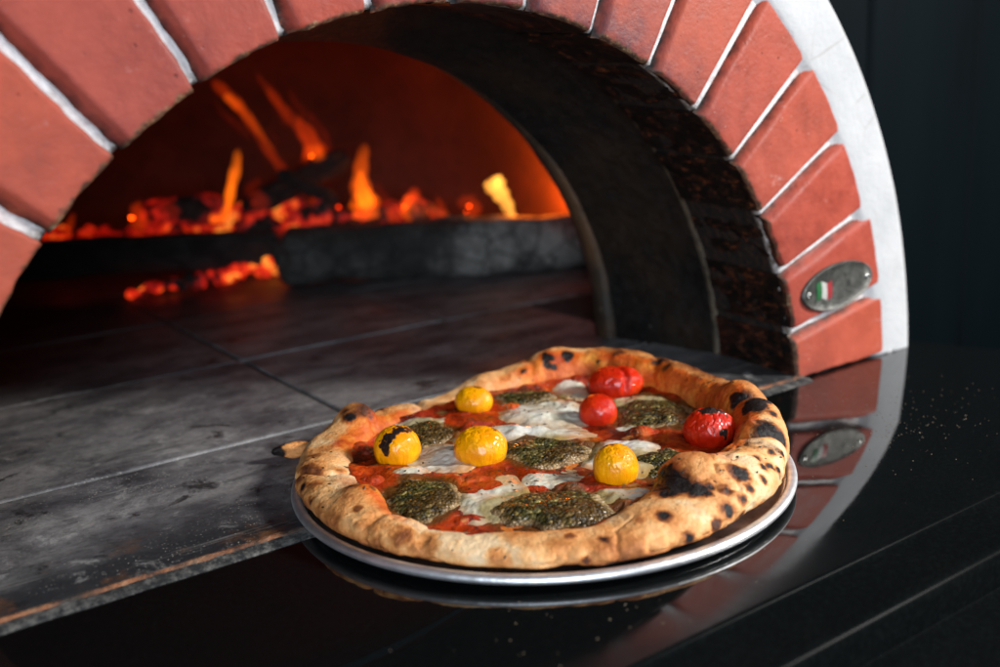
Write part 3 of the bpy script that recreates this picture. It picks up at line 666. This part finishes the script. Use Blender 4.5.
def wall():
    gx = [3.33, 4.665, 6.0, 7.33, 8.66, 10.0]; mb = MB()
    for a, b in zip(gx[:-1], gx[1:]): mb.box(a+.012, b-.012, 1.33, 1.45, -4, 6.5, .03)
    for k in range(7): mb.box(3.33-1.33*(k+1)+.012, 3.33-1.33*k-.012, 1.33, 1.45, 2.86, 6.5, .03)
    V = mb
    for a in gx[1:-1]: mb.box(a-.02, a+.02, 1.38, 1.46, -4, 6.5)
    # chamfers above run around the vertical corners, giving a V between boards
    o = mb.build('panelled_wall', M['paint'], None, (6, 1.4, -4)); tag(o, 'dark teal painted wall of wide vertical boards beside the oven', 'wall')
wall()
g = MB(); g.box(-14, 16, -14, 14, -6.05, -6); tag(g.build('floor', mat_plain('dark_floor', (.03, .03, .032), .6), None, (0, 0, -6)), kind='structure')

# ------------------------------------------------------------------ pan and pizza
PX, PY = .5420, -.1345
PB = (PX, PY, .022)
pan = empty('pizza_pan', PB)
tag(pan, 'round aluminium pan with a rolled rim, lying half on the black counter', 'pizza pan')
def lathe(prof, n, cx, cy, disp=None):
    t = np.linspace(0, 2*math.pi, n, endpoint=False); pr = np.array(prof)
    R = pr[None, :, 0] + 0*t[:, None]; Z = pr[None, :, 1] + 0*t[:, None]; T = t[:, None] + 0*R
    if disp is not None: Z = Z + disp(R*np.cos(T), R*np.sin(T))
    return np.stack([cx + R*np.cos(T), cy + R*np.sin(T), Z], -1).reshape(-1, 3), [f for f in gridf(n, len(prof), wu=True)]
V, F = lathe([(.0005, .030), (.3, .030), (.6, .030), (.80, .030), (.88, .0305), (.92, .034), (.945, .0385), (.958, .040), (.962, .036), (.94, .030), (.90, .0245), (.80, .0235), (.3, .0235), (.0005, .0235)], 256, PX, PY)
mesh_obj('pan_base', V, F, M['pan'], pan, PB)
rb = [(.974+.021*math.cos(a), .0415+.0165*math.sin(a)) for a in np.linspace(math.pi, -math.pi, 17)]
V, F = lathe(rb, 256, PX, PY); mesh_obj('rolled_rim', V, F, M['rim'], pan, PB)

def per(tab, th):     # periodic smooth table lookup, degrees
    a = np.array([t[0] for t in tab], float); v = np.array([t[1] for t in tab], float)
    a = np.concatenate([a-360, a, a+360]); v = np.tile(v, 3)
    d = np.degrees(th) % 360; r = 0
    for o in (-7, -3.5, 0, 3.5, 7): r = r + np.interp(d+o, a, v)
    return r/5
ROUT = [(0,1.07),(10,1.10),(20,1.16),(31,1.24),(44,1.25),(58,1.17),(73,1.0),(88,.93),(100,.955),(111,.975),(127,.99),(140,.985),(150,.98),(163,.97),(181,.955),(202,.94),(225,.94),(237,.94),(253,.95),(269,.935),(287,.94),(307,.955),(323,.98),(341,1.01),(353,1.05)]
RIN = [(5,.90),(19,.96),(37,1.0),(48,.98),(65,.88),(83,.78),(105,.76),(126,.78),(151,.74),(168,.73),(193,.765),(208,.785),(222,.785),(238,.76),(253,.705),(274,.61),(292,.64),(308,.72),(328,.79),(349,.85)]
HC = [(0,.20),(20,.21),(31,.225),(44,.225),(58,.19),(73,.14),(88,.12),(100,.13),(127,.15),(150,.15),(163,.15),(181,.145),(202,.122),(225,.112),(253,.125),(269,.155),(287,.19),(307,.20),(323,.215),(341,.225)]
OIL = [(0,.75),(15,.85),(35,.95),(50,.8),(60,.45),(70,.12),(90,.15),(101,.5),(110,.9),(125,.9),(138,.7),(150,.12),(165,.1),(176,.75),(190,.5),(205,.25),(240,.12),(275,.25),(290,.55),(305,.8),(320,.9),(335,.9)]
BUB = [(120,.87,.085,.085),(180,.80,.085,.05),(283,.70,.12,.07),(345,.93,.11,.035),(328,.90,.09,.03),(318,.82,.06,.02),(30,1.1,.10,.02),(50,1.1,.1,.02),(12,1.0,.08,.018),(200,.83,.10,.012),(258,.76,.12,.012),(296,.80,.10,.014),(150,.86,.08,.012),(70,.92,.09,.012),(226,.8,.1,.008),(240,.83,.07,.010)]
TH0 = .078                                     # height of the dough under the topping
def topz(x, y):                                # surface of the sauce
    return TH0 + .014 + .018*fbm(x, y, 0, 3.6, 3, 201) + .018*fbm(x, y, 0, 10, 4, 202)
SPOTS = []   # (x, y, z, radius, brown, char) filled below
#SPOTS_HERE
SPOTS = [(0.403,-0.986,0.145,0.024,0.90,0.75),(0.435,-1.064,0.088,0.018,0.90,0.80),(0.621,-1.064,0.121,0.028,0.80,1.00),(0.676,-1.004,0.169,0.019,0.90,0.60),(0.712,-1.048,0.136,0.019,0.90,0.70),(0.787,-0.976,0.181,0.032,0.90,0.90),(0.783,-0.952,0.194,0.026,0.90,0.80),(0.939,-0.910,0.186,0.017,0.90,0.60),(0.912,-0.965,0.174,0.017,0.90,0.70),(0.961,-0.951,0.157,0.017,0.90,0.60),(0.862,-1.008,0.152,0.016,0.90,0.60),(0.772,-1.025,0.152,0.016,0.90,0.50),(0.606,-0.984,0.167,0.016,0.90,0.80),(0.554,-1.073,0.101,0.018,0.95,0.40),(0.702,-1.048,0.077,0.016,0.90,0.50),(1.155,-0.813,0.191,0.025,0.90,0.60),(1.266,-0.602,0.240,0.060,0.90,1.00),(1.342,-0.466,0.213,0.046,0.90,0.70),(1.132,-0.794,0.208,0.046,0.90,1.00),(1.166,-0.823,0.175,0.036,0.90,0.90),(1.343,-0.432,0.214,0.039,0.90,0.80),(1.275,-0.702,0.224,0.018,0.90,0.80),(1.088,-0.903,0.157,0.017,0.90,0.70),(0.999,-0.956,0.137,0.014,0.90,0.60),(1.032,-0.899,0.182,0.014,0.90,0.60),(0.180,-0.947,0.119,0.015,0.90,0.50),(0.103,-0.871,0.127,0.015,0.80,0.35),(0.244,-1.026,0.110,0.023,0.55,0.00),(0.557,-1.075,0.097,0.015,0.90,0.50),(0.096,-0.957,0.078,0.012,0.80,0.30),(0.327,-0.956,0.144,0.015,0.60,0.00),(0.051,-0.886,0.117,0.035,0.45,0.00),(0.292,-1.039,0.058,0.018,0.70,0.20),(-0.119,-0.794,0.086,0.035,0.50,0.00),(-0.279,0.191,0.143,0.021,0.80,0.30),(-0.233,0.334,0.149,0.026,0.60,0.00),(0.131,0.577,0.209,0.051,0.95,0.35),(0.052,0.570,0.187,0.028,0.90,0.70),(0.063,0.639,0.191,0.024,0.90,0.50),(0.280,0.751,0.124,0.033,0.90,0.30),(-0.284,-0.095,0.167,0.023,0.95,0.45),(-0.248,-0.102,0.167,0.027,0.95,0.35),(-0.223,-0.146,0.162,0.023,0.95,0.40),(-0.332,-0.238,0.139,0.016,0.70,0.30),(-0.343,0.081,0.137,0.024,0.80,0.20),(-0.371,0.130,0.122,0.017,0.90,0.70),(-0.395,0.008,0.108,0.017,0.80,0.40),(-0.309,0.245,0.136,0.029,0.75,0.10),(-0.351,0.200,0.128,0.021,0.80,0.20),(-0.290,-0.484,0.122,0.030,0.80,0.10),(-0.412,-0.183,0.103,0.045,0.60,0.00),(-0.408,-0.076,0.096,0.033,0.65,0.00),(-0.258,-0.569,0.100,0.042,0.55,0.00),(-0.150,0.402,0.143,0.030,0.45,0.00),(-0.203,0.159,0.133,0.018,0.70,0.20),(-0.015,0.635,0.151,0.024,0.50,0.00),(-0.350,-0.426,0.066,0.031,0.70,0.00),(1.057,0.683,0.165,0.022,0.90,0.50),(1.196,0.666,0.212,0.036,0.90,1.00),(1.294,0.612,0.214,0.036,0.90,1.00),(1.118,0.755,0.185,0.027,0.80,0.30),(1.178,0.644,0.184,0.027,0.90,0.60),(1.199,0.616,0.170,0.022,0.90,0.60),(1.372,0.482,0.192,0.018,0.90,0.50),(1.449,0.427,0.229,0.031,0.90,0.50),(1.531,0.216,0.203,0.040,0.90,0.60),(1.498,0.141,0.204,0.030,0.90,0.50),(1.489,-0.051,0.192,0.025,0.80,0.30),(0.809,0.697,0.142,0.026,0.50,0.00),(1.360,0.455,0.144,0.036,0.60,0.10),(1.125,0.635,0.140,0.036,0.60,0.10),(1.481,0.295,0.212,0.035,0.70,0.20),(0.955,0.693,0.148,0.022,0.60,0.00),(0.588,-0.801,0.171,0.065,1.00,2.00),(0.579,-0.884,0.177,0.057,1.00,2.00),(0.726,-0.587,0.078,0.042,1.00,1.80),(0.586,-0.957,0.172,0.031,1.00,1.50),(0.525,-0.891,0.165,0.031,1.00,1.60),(0.627,-0.655,0.078,0.030,0.80,0.30),(0.638,-0.967,0.171,0.016,0.90,0.60)]
def crust():
    nt, n1, n2, n3, n4 = 1300, 20, 190, 60, 8
    th = np.linspace(0, 2*math.pi, nt, endpoint=False)
    Ro, Ri, H = per(ROUT, th), per(RIN, th), per(HC, th)
    Ro = Ro + .010*fbm(np.cos(th), np.sin(th), 0, 5, 3, 211); Ri = Ri + .030*fbm(np.cos(th), np.sin(th), 0, 4, 4, 212)
    H = H*(1 + .10*fbm(np.cos(th), np.sin(th), 0, 4, 3, 213))
    rc = Ri + (Ro-Ri)*.52; wi = rc-Ri; wo = Ro-rc; zo = .05+.42*(H-.05)
    rows = []; PH = []
    for k in range(n1): f = k/n1; rows.append((Ri*f, TH0 + 0*th)); PH.append(-1)
    for k in range(n2):
        f = k/(n2-1)*math.pi                    # 0 inner .. pi outer
        c, s_ = math.cos(f), math.sin(f)
        if f <= math.pi/2: rows.append((rc - wi*c, TH0 + (H-TH0)*s_**.85)); 
        else: rows.append((rc + wo*abs(c)**.85, zo + (H-zo)*s_**.95))
        PH.append(f/math.pi)
    for k in range(1, n3+1):
        f = k/n3*math.pi/2; rows.append((rc + wo*(.35+.65*math.cos(f)**.8), zo - (zo-.047)*math.sin(f)**.8)); PH.append(1 + k/n3)
    for k in range(1, n4+1): rows.append(((rc+wo*.35)*(1-k/(n4+.02)), .047+0*th)); PH.append(2.)
    R = np.stack([r for r, z in rows], 1); Z = np.stack([z for r, z in rows], 1); PH = np.array(PH)[None, :] + 0*R; T = th[:, None] + 0*R
    X, Y = R*np.cos(T), R*np.sin(T)
    rim = sm(PH, 0, .12)*(1-sm(PH, 1.5, 2))
    # bubbles swell the rim outward from its core line
    core_r = rc[:, None]+0*R; dr, dz = R-core_r, Z-.06; l = np.hypot(dr, dz)+1e-6; nr, nz = dr/l, dz/l
    D = .016*fbm(X, Y, Z, 3.2, 3, 221) + .008*fbm(X, Y, Z, 8, 3, 222) + .006*fbm(X, Y, Z, 20, 4, 223) - .010*np.maximum(0, .12-np.abs(fbm(X, Y, Z, 7, 3, 224)))/.12*sm(fbm(X, Y, Z, 2, 2, 225), 0, .3)
    for (a, r, w, h) in BUB:
        a = math.radians(a); d2 = (X-r*math.cos(a))**2 + (Y-r*math.sin(a))**2
        D = D + h*np.exp(-d2/(w*w)*1.2)
    # pinched folds
    for (a, r0, w, h) in [(158, .0, .018, .022), (312, 0, .020, .018), (336, 0, .02, .02), (20, 0, .02, .012), (58, 0, .02, .010), (121, 0, .02, .02), (97, 0, .02, .02), (192, 0, .02, .012)]:
        a = math.radians(a) + .10*fbm(R*1., a, 0, 6, 2, 231); dd = np.abs((T-a+math.pi) % (2*math.pi)-math.pi)*R
        D = D - h*np.exp(-(dd/w)**2)*sm(PH, .0, .25)*(1-sm(PH, 1.2, 1.6))
    R2_, Z2 = R + nr*D*rim, Z + nz*D*rim
    Z2 = np.maximum(Z2, .040)
    X, Y = R2_*np.cos(T), R2_*np.sin(T)
    V = np.stack([X+PX, Y+PY, Z2], -1)
    # baked colour of the dough: browner on top of bubbles and low down the outside, pale flour elsewhere
    nA = fbm(X, Y, Z2, 3.0, 4, 241); nB = fbm(X, Y, Z2, 9, 4, 242)
    br = .25 + .50*nA + .34*nB + .8*np.clip(D, 0, .06)/.06*.35
    br += .40*sm(PH, 1.22, 1.55) + .12*sm(PH, .9, 1.2)
    browny = per([(0,.45),(30,.25),(60,-.05),(90,-.12),(112,.1),(130,-.12),(150,.1),(170,.30),(195,.18),(215,.12),(250,-.02),(280,-.05),(300,.0),(320,.15),(340,.45)], T)
    br += browny*sm(PH, .3, .7)
    br = np.clip(br, 0, 1.1)
    ch = np.zeros_like(br)
    for (sx, sy, sz, rad, b_, c_) in SPOTS:
        d = np.sqrt((V[..., 0]-sx)**2 + (V[..., 1]-sy)**2 + ((V[..., 2]-sz)*1.0)**2) + rad*.85*fbm(X, Y, Z2, .9/max(rad, .01), 4, int(sx*977) % 97)
        k = 1-sm(d, rad*.5, rad*1.9); br = np.maximum(br, b_*k + br*(1-k)); ch = np.maximum(ch, c_*(1-sm(d, rad*.35, rad*1.25)))
    # scorched bubble tops on the hot side
    hot = per([(0,.5),(25,.35),(45,.35),(60,.1),(80,0),(100,.05),(112,.3),(128,.0),(160,.15),(200,.05),(250,.0),(285,.1),(300,.25),(318,.55),(335,.8),(350,.8)], T)
    ch = np.maximum(ch, hot*sm(fbm(X, Y, Z2, 6.5, 4, 251), .02, .35)*sm(PH, .30, .5)*(1-sm(PH, 1.0, 1.3)))
    oil = per(OIL, T)*(1-sm(PH + .16*nB + .08*nA, .30, .52))*1.1
    oil = np.where(PH < 0, 1, oil)
    C = np.stack([br, ch, oil], -1).reshape(-1, 3)
    ny = len(rows)
    return V.reshape(-1, 3), gridf(nt, ny, wu=True), C
pizza = empty('pizza', (PX, PY, .04))
tag(pizza, 'whole baked pizza with puffy charred crust, tomato sauce and melted cheese on a metal pan', 'pizza')
ZB = (PX, PY, .04)
V, F, C = crust()
CR = mesh_obj('crust', V, F, M['crust'], pizza, ZB, attrs={'paint': C})

def disc(nr, nt, fn, power=1.):
    V = []
    r = (np.arange(nr)/(nr-1))**power; t = np.linspace(0, 2*math.pi, nt, endpoint=False)
    R, T = np.meshgrid(r, t, indexing='ij'); return fn(R, T)
SLX = [(.300,.408,.134,.148),(-.079,-.221,.145,.175),(.938,.467,.146,.110),(1.216,-.074,.165,.200),(.567,-.145,.180,.130),(.832,-.560,.155,.140),(.239,-.610,.225,.150)]
def stain(X, Y):      # oil that has run out of the herb-crusted slices
    m = np.zeros(np.shape(X))
    for (cx, cy, a, b) in SLX:
        u = (X-cx)*.827-(Y-cy)*.562; v = (X-cx)*.562+(Y-cy)*.827
        d = np.hypot(u/a, v/b) + .35*fbm(X, Y, 0, 9, 3, 281); m = np.maximum(m, 1-sm(d, 1.0, 1.55))
    return m
def sauce():
    nr, nt = 150, 420; r = np.linspace(.002, 1, nr); t = np.linspace(0, 2*math.pi, nt, endpoint=False)
    R, T = np.meshgrid(r, t, indexing='ij'); Ri = per(RIN, T) + .055 + .03*fbm(np.cos(T), np.sin(T), 0, 6, 4, 261)
    X, Y = R*Ri*np.cos(T), R*Ri*np.sin(T)
    Z = topz(X+PX, Y+PY) - .030*sm(R, .96, 1.) + .045*sm(R, .86, .98)*.5
    V = np.stack([X+PX, Y+PY, Z], -1).reshape(-1, 3)
    return mesh_obj('sauce', V, gridf(nr, nt, wv=True), M['sauce'], pizza, ZB, attrs={'paint': np.stack([0*V[:, 0], stain(V[:, 0], V[:, 1]), 0*V[:, 0]], -1)})
sauce()
RV, FV = np.array([.827, -.562]), np.array([.562, .827])      # long and short directions of the topping pieces
def patch(name, mat, cx, cy, a, b, h, seed, parent, base, rot=0., edge=.25, rag=.28, rough=.006, z0=0., nr=40, nt=130, lip=.35, flat=2.6, lump=.024):
    r = np.linspace(.001, 1, nr)**.8; t = np.linspace(0, 2*math.pi, nt, endpoint=False); R, T = np.meshgrid(r, t, indexing='ij')
    k = 1 + rag*fbm(np.cos(T)*1.2+seed, np.sin(T)*1.2, seed*.7, 1.3, 3, seed)
    u, v = R*a*k*np.cos(T), R*b*k*np.sin(T)
    ca, sa = math.cos(rot), math.sin(rot); u, v = u*ca-v*sa, u*sa+v*ca
    X = cx + RV[0]*u + FV[0]*v; Y = cy + RV[1]*u + FV[1]*v
    prof = 1-np.clip(R, 0, 1)**flat
    Z = topz(X, Y)*.55 + topz(cx, cy)*.45 + z0 - .014 + (h+.010)*prof + rough*fbm(X, Y, 1, 16, 5, seed+2)*sm(prof, 0, .5) + lump*fbm(X, Y, 2, 7, 4, seed+4)
    Z = Z - .03*sm(R, .9, 1.)
    at = np.stack([R, stain(X, Y), R], -1).reshape(-1, 3)
    return mesh_obj(name, np.stack([X, Y, Z], -1).reshape(-1, 3), gridf(nr, nt, wv=True), mat, parent, base, attrs={'paint': at})
CH = [(.182,.089,.160,.150,.022),(.111,-.392,.135,.204,.020),(.861,.229,.213,.200,.045),(.633,.058,.275,.080,.022),(1.181,.454,.085,.150,.035),(.516,-.671,.108,.084,.03),
      (.387,-.386,.131,.131,.022),(.835,-.332,.133,.094,.022),(.370,.545,.134,.076,.024),(1.284,.085,.125,.081,.03),(.687,-.364,.098,.066,.02),(.099,-.545,.08,.06,.015),(.66,-.50,.12,.07,.03),(.46,.10,.10,.06,.018),(1.02,-.16,.09,.06,.02),(.03,.03,.07,.05,.015),(1.35,.30,.07,.05,.02),(.50,-.25,.10,.05,.018)]
for i, (x, y, a, b, h) in enumerate(CH):
    patch('melted_cheese', M['cheese'], x, y, a*1.30, b*1.30, h*.75, 300+i*7, pizza, ZB, rag=.42, flat=2.4)
# the little burnt nub of dough that sticks out past the pan on the left
def blob(name, mat, c, rad, seed, parent=None, base=(0,0,0), amp=.12, ax=(1,0,0), f=1.2, attrs=None):
    n1, n2 = 40, 60; th = np.linspace(0, math.pi, n1); ph = np.linspace(0, 2*math.pi, n2, endpoint=False); T, Ph = np.meshgrid(th, ph, indexing='ij')
    d = np.stack([np.sin(T)*np.cos(Ph), np.sin(T)*np.sin(Ph), np.cos(T)], -1)
    k = 1 + amp*fbm(d[..., 0]+seed, d[..., 1], d[..., 2], f, 4, seed)
    L = d*k[..., None]*np.array(rad); a = math.atan2(ax[1], ax[0]); R_ = np.array([[math.cos(a), -math.sin(a), 0], [math.sin(a), math.cos(a), 0], [0, 0, 1]])
    V = L @ R_.T + np.array(c)
    at = attrs(d) if attrs else None
    return mesh_obj(name, V.reshape(-1, 3), gridf(n1, n2, wv=True), mat, parent, base, attrs={'paint': at} if at is not None else None)
blob('crust_nub', M['crust'], (-.165, .655, .075), (.085, .038, .034), 7, pizza, ZB, .6, (-.8, .35, 0),
     attrs=lambda d: np.stack([.5+0*d[..., 0], .1+.75*sm(d[..., 0], .45, .85), 0*d[..., 0]+.15], -1).reshape(-1, 3))

SL = [('s1', .300, .408, .134, .148, .030, 'small herb-crusted slice between the two left-hand yellow tomatoes and the back crust'),
      ('s2', -.079, -.221, .145, .175, .034, 'herb-crusted slice in front of the charred yellow tomato at the left'),
      ('s3', .938, .467, .146, .110, .036, 'farthest herb-crusted slice, sunk in a lump of white cheese at the back'),
      ('s4', 1.216, -.074, .165, .200, .036, 'herb-crusted slice right of the round red tomato and above the blistered one'),
      ('s5', .567, -.145, .180, .130, .034, 'dark herb-crusted slice in the centre, right of the plain yellow tomato'),
      ('s6', .832, -.560, .155, .140, .036, 'herb-crusted slice touching the big black burnt bubble of the crust'),
      ('s7', .239, -.610, .225, .150, .036, 'largest herb-crusted slice, nearest the front crust')]
for i, (nm, x, y, a, b, h, lab) in enumerate(SL):
    zb = float(topz(x, y)); base = (x, y, zb)
    o = patch('herb_crusted_slice', M['herb'], x, y, a*1.12, b*1.10, h*.75, 500+i*11, None, base, rot=(i*.9) % .5-.25, rag=.45, rough=.007, lump=.014, z0=.006, nr=80, nt=240, flat=4.)
    tag(o, lab, 'pizza topping', 'herb-crusted slices on the pizza')
def tomato(x, y, rad, zs, mat, seed, label, name, chars=(), ax=(.83, -.56, 0), wr=.07, lift=.55, split=None):
    z = float(topz(x, y)) + rad[2]*lift; base = (x, y, z - rad[2])
    n1, n2 = 110, 150; th = np.linspace(0, math.pi, n1); ph = np.linspace(0, 2*math.pi, n2, endpoint=False); T, Ph = np.meshgrid(th, ph, indexing='ij')
    d = np.stack([np.sin(T)*np.cos(Ph), np.sin(T)*np.sin(Ph), np.cos(T)], -1)
    k = 1 + .045*fbm(d[..., 0]+seed, d[..., 1], d[..., 2], 1.3, 3, seed) + wr*.35*fbm(d[..., 0]*2.2+seed, d[..., 1]*2.2, d[..., 2]*1., 2.1, 4, seed+3)
    rg = 1-np.minimum(1, np.abs(fbm(d[..., 0]*1.0+seed, d[..., 1]*1.0, d[..., 2]*.5, 3.2, 3, seed+21))/.10)
    k = k - wr*.50*rg*sm(d[..., 2], -.3, .5)
    k = k - .05*sm(d[..., 2], .86, 1.)*(1 if seed % 2 else .3)
    if split is not None:
        q = d @ np.array(split)/np.linalg.norm(split); k = k - .16*np.exp(-(q/.10)**2)*sm(d[..., 2], -.5, .2)
    a = math.atan2(ax[1], ax[0]); R_ = np.array([[math.cos(a), -math.sin(a), 0], [math.sin(a), math.cos(a), 0], [0, 0, 1]])
    V = (d*k[..., None]*np.array(rad)) @ R_.T + np.array((x, y, z))
    ch = np.zeros(T.shape)
    for (cx, cy, cz, w, s) in chars:           # directions: right, away, up as seen from the front of the pizza
        c = np.array([cx, cy, cz], float); c /= np.linalg.norm(c); ch = np.maximum(ch, s*(1-sm(1-d@c + .12*fbm(d[..., 0], d[..., 1], d[..., 2], 3, 3, seed+9), w*.4, w)))
    o = mesh_obj(name, V.reshape(-1, 3), gridf(n1, n2, wv=True), mat, None, base, attrs={'paint': np.stack([ch]*3, -1).reshape(-1, 3)})
    tag(o, label, 'tomato', 'cherry tomatoes on the pizza'); return o
Y_, R_m = M['ytom'], M['rtom']
tomato(.655, .520, (.088, .08, .072), 0, Y_, 1, 'small greenish-yellow cherry tomato with a dark tip, farthest back at the left crust', 'cherry_tomato', [(.3, .0, 1, .035, .7)], lift=.48)
tomato(.075, .205, (.094, .09, .096), 0, Y_, 2, 'yellow cherry tomato with a black burnt patch, nearest the left crust', 'cherry_tomato', [(-.55, -.8, .35, .05, 1.), (-.2, -.55, .62, .025, .8), (.1, -.2, 1, .09, .85), (.6, -.1, .9, .05, .7)], lift=.48)
tomato(.325, -.030, (.108, .10, .088), 0, Y_, 3, 'large plain yellow cherry tomato beside the dark central slice', 'cherry_tomato', [(.6, 0, 1, .012, .5)], lift=.52)
tomato(.600, -.525, (.086, .084, .09), 0, Y_, 4, 'round yellow cherry tomato behind the front crust, left of the black bubble', 'cherry_tomato', [(-.3, .2, 1, .015, .6)], wr=.07, lift=.48)
tomato(1.300, .275, (.135, .10, .085), 0, R_m, 5, 'largest red cherry tomato, split across its top, near the back crust', 'cherry_tomato', [(.05, -.4, .9, .03, .55)], split=(1., .3, -.2), wr=.12, lift=.52)
tomato(.985, .030, (.086, .08, .080), 0, R_m, 6, 'smooth round red cherry tomato in front of the split one', 'cherry_tomato', [], wr=.03, lift=.52)
tomato(1.135, -.490, (.105, .095, .094), 0, R_m, 8, 'wrinkled red cherry tomato with a blackened top, inside the right crust', 'cherry_tomato', [(.0, .1, 1, .13, 1.), (.4, -.1, .9, .05, .8), (.35, -.8, .1, .01, .8)], wr=.14, lift=.48)

for i, (x, y, q) in enumerate([(.135,-.60,.06),(-.02,-.47,.05),(.45,-.74,.05),(-.13,.05,.05),(.02,.36,.06),(1.38,.10,.07),(1.40,.34,.07),(1.25,-.25,.06),(.98,-.25,.05),(.50,.28,.06),(.78,.40,.05),(.40,-.50,.05),(.20,-.20,.05),(.72,-.18,.05),(-.22,-.10,.05),(1.05,.62,.06),(1.3,.52,.06),(.95,-.62,.05)]):
    patch('tomato_pulp', M['sauce'], x, y, q*1.5, q, .030, 900+i*13, pizza, ZB, rag=.6, flat=2., nr=26, nt=80)
# dark flecks of dried herbs and burnt crumbs lying on everything
from mathutils.bvhtree import BVHTree
bpy.context.view_layer.update()
bvs = []
for o in list(col.objects):
    if o.type == 'MESH' and o.name.split('.')[0] in ('crust', 'sauce', 'melted_cheese', 'tomato_pulp'):
        off = Vector(ZB)*S
        bvs.append(BVHTree.FromPolygons([v.co+off for v in o.data.vertices], [p.vertices[:] for p in o.data.polygons]))
mb = MB(); r = np.random.default_rng(31)
for k in range(620):
    rr, aa = math.sqrt(r.random())*.98, r.uniform(0, 6.283); x, y = PX+rr*math.cos(aa), PY+rr*math.sin(aa)
    if vnoise(x*3, y*3, 0, 5) < -.25: continue
    if rr > .75 and r.random() < .6: continue
    hits = [h for h in (b.ray_cast(Vector((x, y, 1))*S, Vector((0, 0, -1))) for b in bvs) if h[0] is not None]
    if not hits: continue
    h = max(hits, key=lambda q: q[0].z); p = np.array(h[0])/S; nn = np.array(h[1]); 
    if nn[2] < .3: continue
    q = r.uniform(.004, .010); a = r.uniform(0, 6.3); t1 = np.cross(nn, (math.cos(a), math.sin(a), .1)); t1 /= np.linalg.norm(t1); t2 = np.cross(nn, t1)
    pts = [p+t1*q*r.uniform(.8, 1.6)+nn*.001, p+t2*q*.5+nn*.001, p-t1*q*r.uniform(.8, 1.5)+nn*.001, p-t2*q*r.uniform(.4, .7)+nn*.001, p+nn*q*.45]
    mb.add(pts, [(0,1,4),(1,2,4),(2,3,4),(3,0,4)])
o = mb.build('herb_flecks', mat_plain('dried_herb', (.022, .016, .006), .6), pizza, ZB); o['kind'] = 'stuff'

# crumbs of flour and semolina scattered on the counter
mb = MB(); r = np.random.default_rng(12)
for k in range(360):
    if k < 230: x, y = r.normal(2.05, .33), r.normal(-.72, .25)
    elif k < 300: x, y = r.uniform(.1, 3.2), r.uniform(-1.35, -.3)
    else: x, y = r.uniform(-.6, .8), r.uniform(-1.3, -.9)
    if (x-PX)**2+(y-PY)**2 < 1.06 or y > -.12 or x > 3.3: continue
    q = r.uniform(.0012, .0034) * (1.4 if r.random() < .06 else 1); a = r.uniform(0, 6.3)
    pts = [(x+q*math.cos(a+j*1.57)*r.uniform(.6, 1.3), y+q*math.sin(a+j*1.57)*r.uniform(.6, 1.3), .0005) for j in range(4)] + [(x, y, q*.9), (x, y, -.0001)]
    mb.add(pts, [(0,1,4),(1,2,4),(2,3,4),(3,0,4),(1,0,5),(2,1,5),(3,2,5),(0,3,5)])
tag(mb.build('crumbs', mat_plain('semolina', (.17, .13, .08), .7), None, (2, -.7, 0)), 'fine pale crumbs scattered over the black counter', 'crumbs', None, 'stuff')

# ------------------------------------------------------------------ camera
cam = bpy.data.cameras.new('camera'); co = bpy.data.objects.new('camera', cam); col.objects.link(co)
def crot(v):
    x, y, z = v; c, s_ = math.cos(-.0532), math.sin(-.0532); x, y = c*x-s_*y, s_*x+c*y
    c, s_ = math.cos(-.2384), math.sin(-.2384); y, z = c*y+s_*z, -s_*y+c*z
    c, s_ = math.cos(.5975), math.sin(.5975); return Vector((c*x+s_*z, -s_*x+c*z, y))
cr_, cu_, cf_ = crot((1, 0, 0)), crot((0, 1, 0)), crot((0, 0, 1))
m = Matrix((cr_, cu_, -cf_)).transposed().to_4x4(); m.translation = Vector((-1.7277, -3.2257, 1.5275))*S
co.matrix_world = m
cam.sensor_width = 36; cam.lens = 36*1008.14/1000; cam.clip_start = .02; cam.clip_end = 50
cam.dof.use_dof = True; cam.dof.focus_distance = (Vector((.62, -.45, .1)) - Vector((-1.7277, -3.2257, 1.5275))).dot(cf_)*S
cam.dof.aperture_fstop = 4.3
scn.camera = co

# ------------------------------------------------------------------ light
w = bpy.data.worlds.new('World'); scn.world = w; w.use_nodes = True
w.node_tree.nodes['Background'].inputs[0].default_value = (.55, .75, 1., 1); w.node_tree.nodes['Background'].inputs[1].default_value = .03
def area(name, loc, tgt, size, power, color, sy=None):
    l = bpy.data.lights.new(name, 'AREA'); l.energy = power; l.color = color; l.size = size*S
    if sy: l.shape = 'RECTANGLE'; l.size_y = sy*S
    o = bpy.data.objects.new(name, l); col.objects.link(o); o.location = Vector(loc)*S
    o.rotation_euler = (Vector(tgt)-Vector(loc)).to_track_quat('-Z', 'Y').to_euler(); return o
area('window_light', (7.4, -6.2, 5.2), (.6, -.2, 0), 1.5, 42, (1., .97, .93))
area('soft_room_light', (-4.6, -8.5, 2.9), (.4, 0, .7), 4.5, 24, (.78, .88, 1.))
def point(name, p, power, color, rad=.12):
    l = bpy.data.lights.new(name, 'POINT'); l.energy = power; l.color = color; l.shadow_soft_size = rad*S
    o = bpy.data.objects.new(name, l); col.objects.link(o); o.location = Vector(tuple(p))*S
point('fire_glow_right', FP(2.15, .52, .36), 2.1, (1., .17, .012), .05)
point('fire_glow_middle', FP(.3, .6, 1.1), 0.36, (1., .05, .01))
scn.view_settings.view_transform = 'Standard'; scn.view_settings.look = 'None'; scn.view_settings.exposure = 0; scn.view_settings.gamma = 1
scn.cycles.use_denoising = True
scn.cycles.volume_step_rate = 1.0
scn.cycles.max_bounces = 8
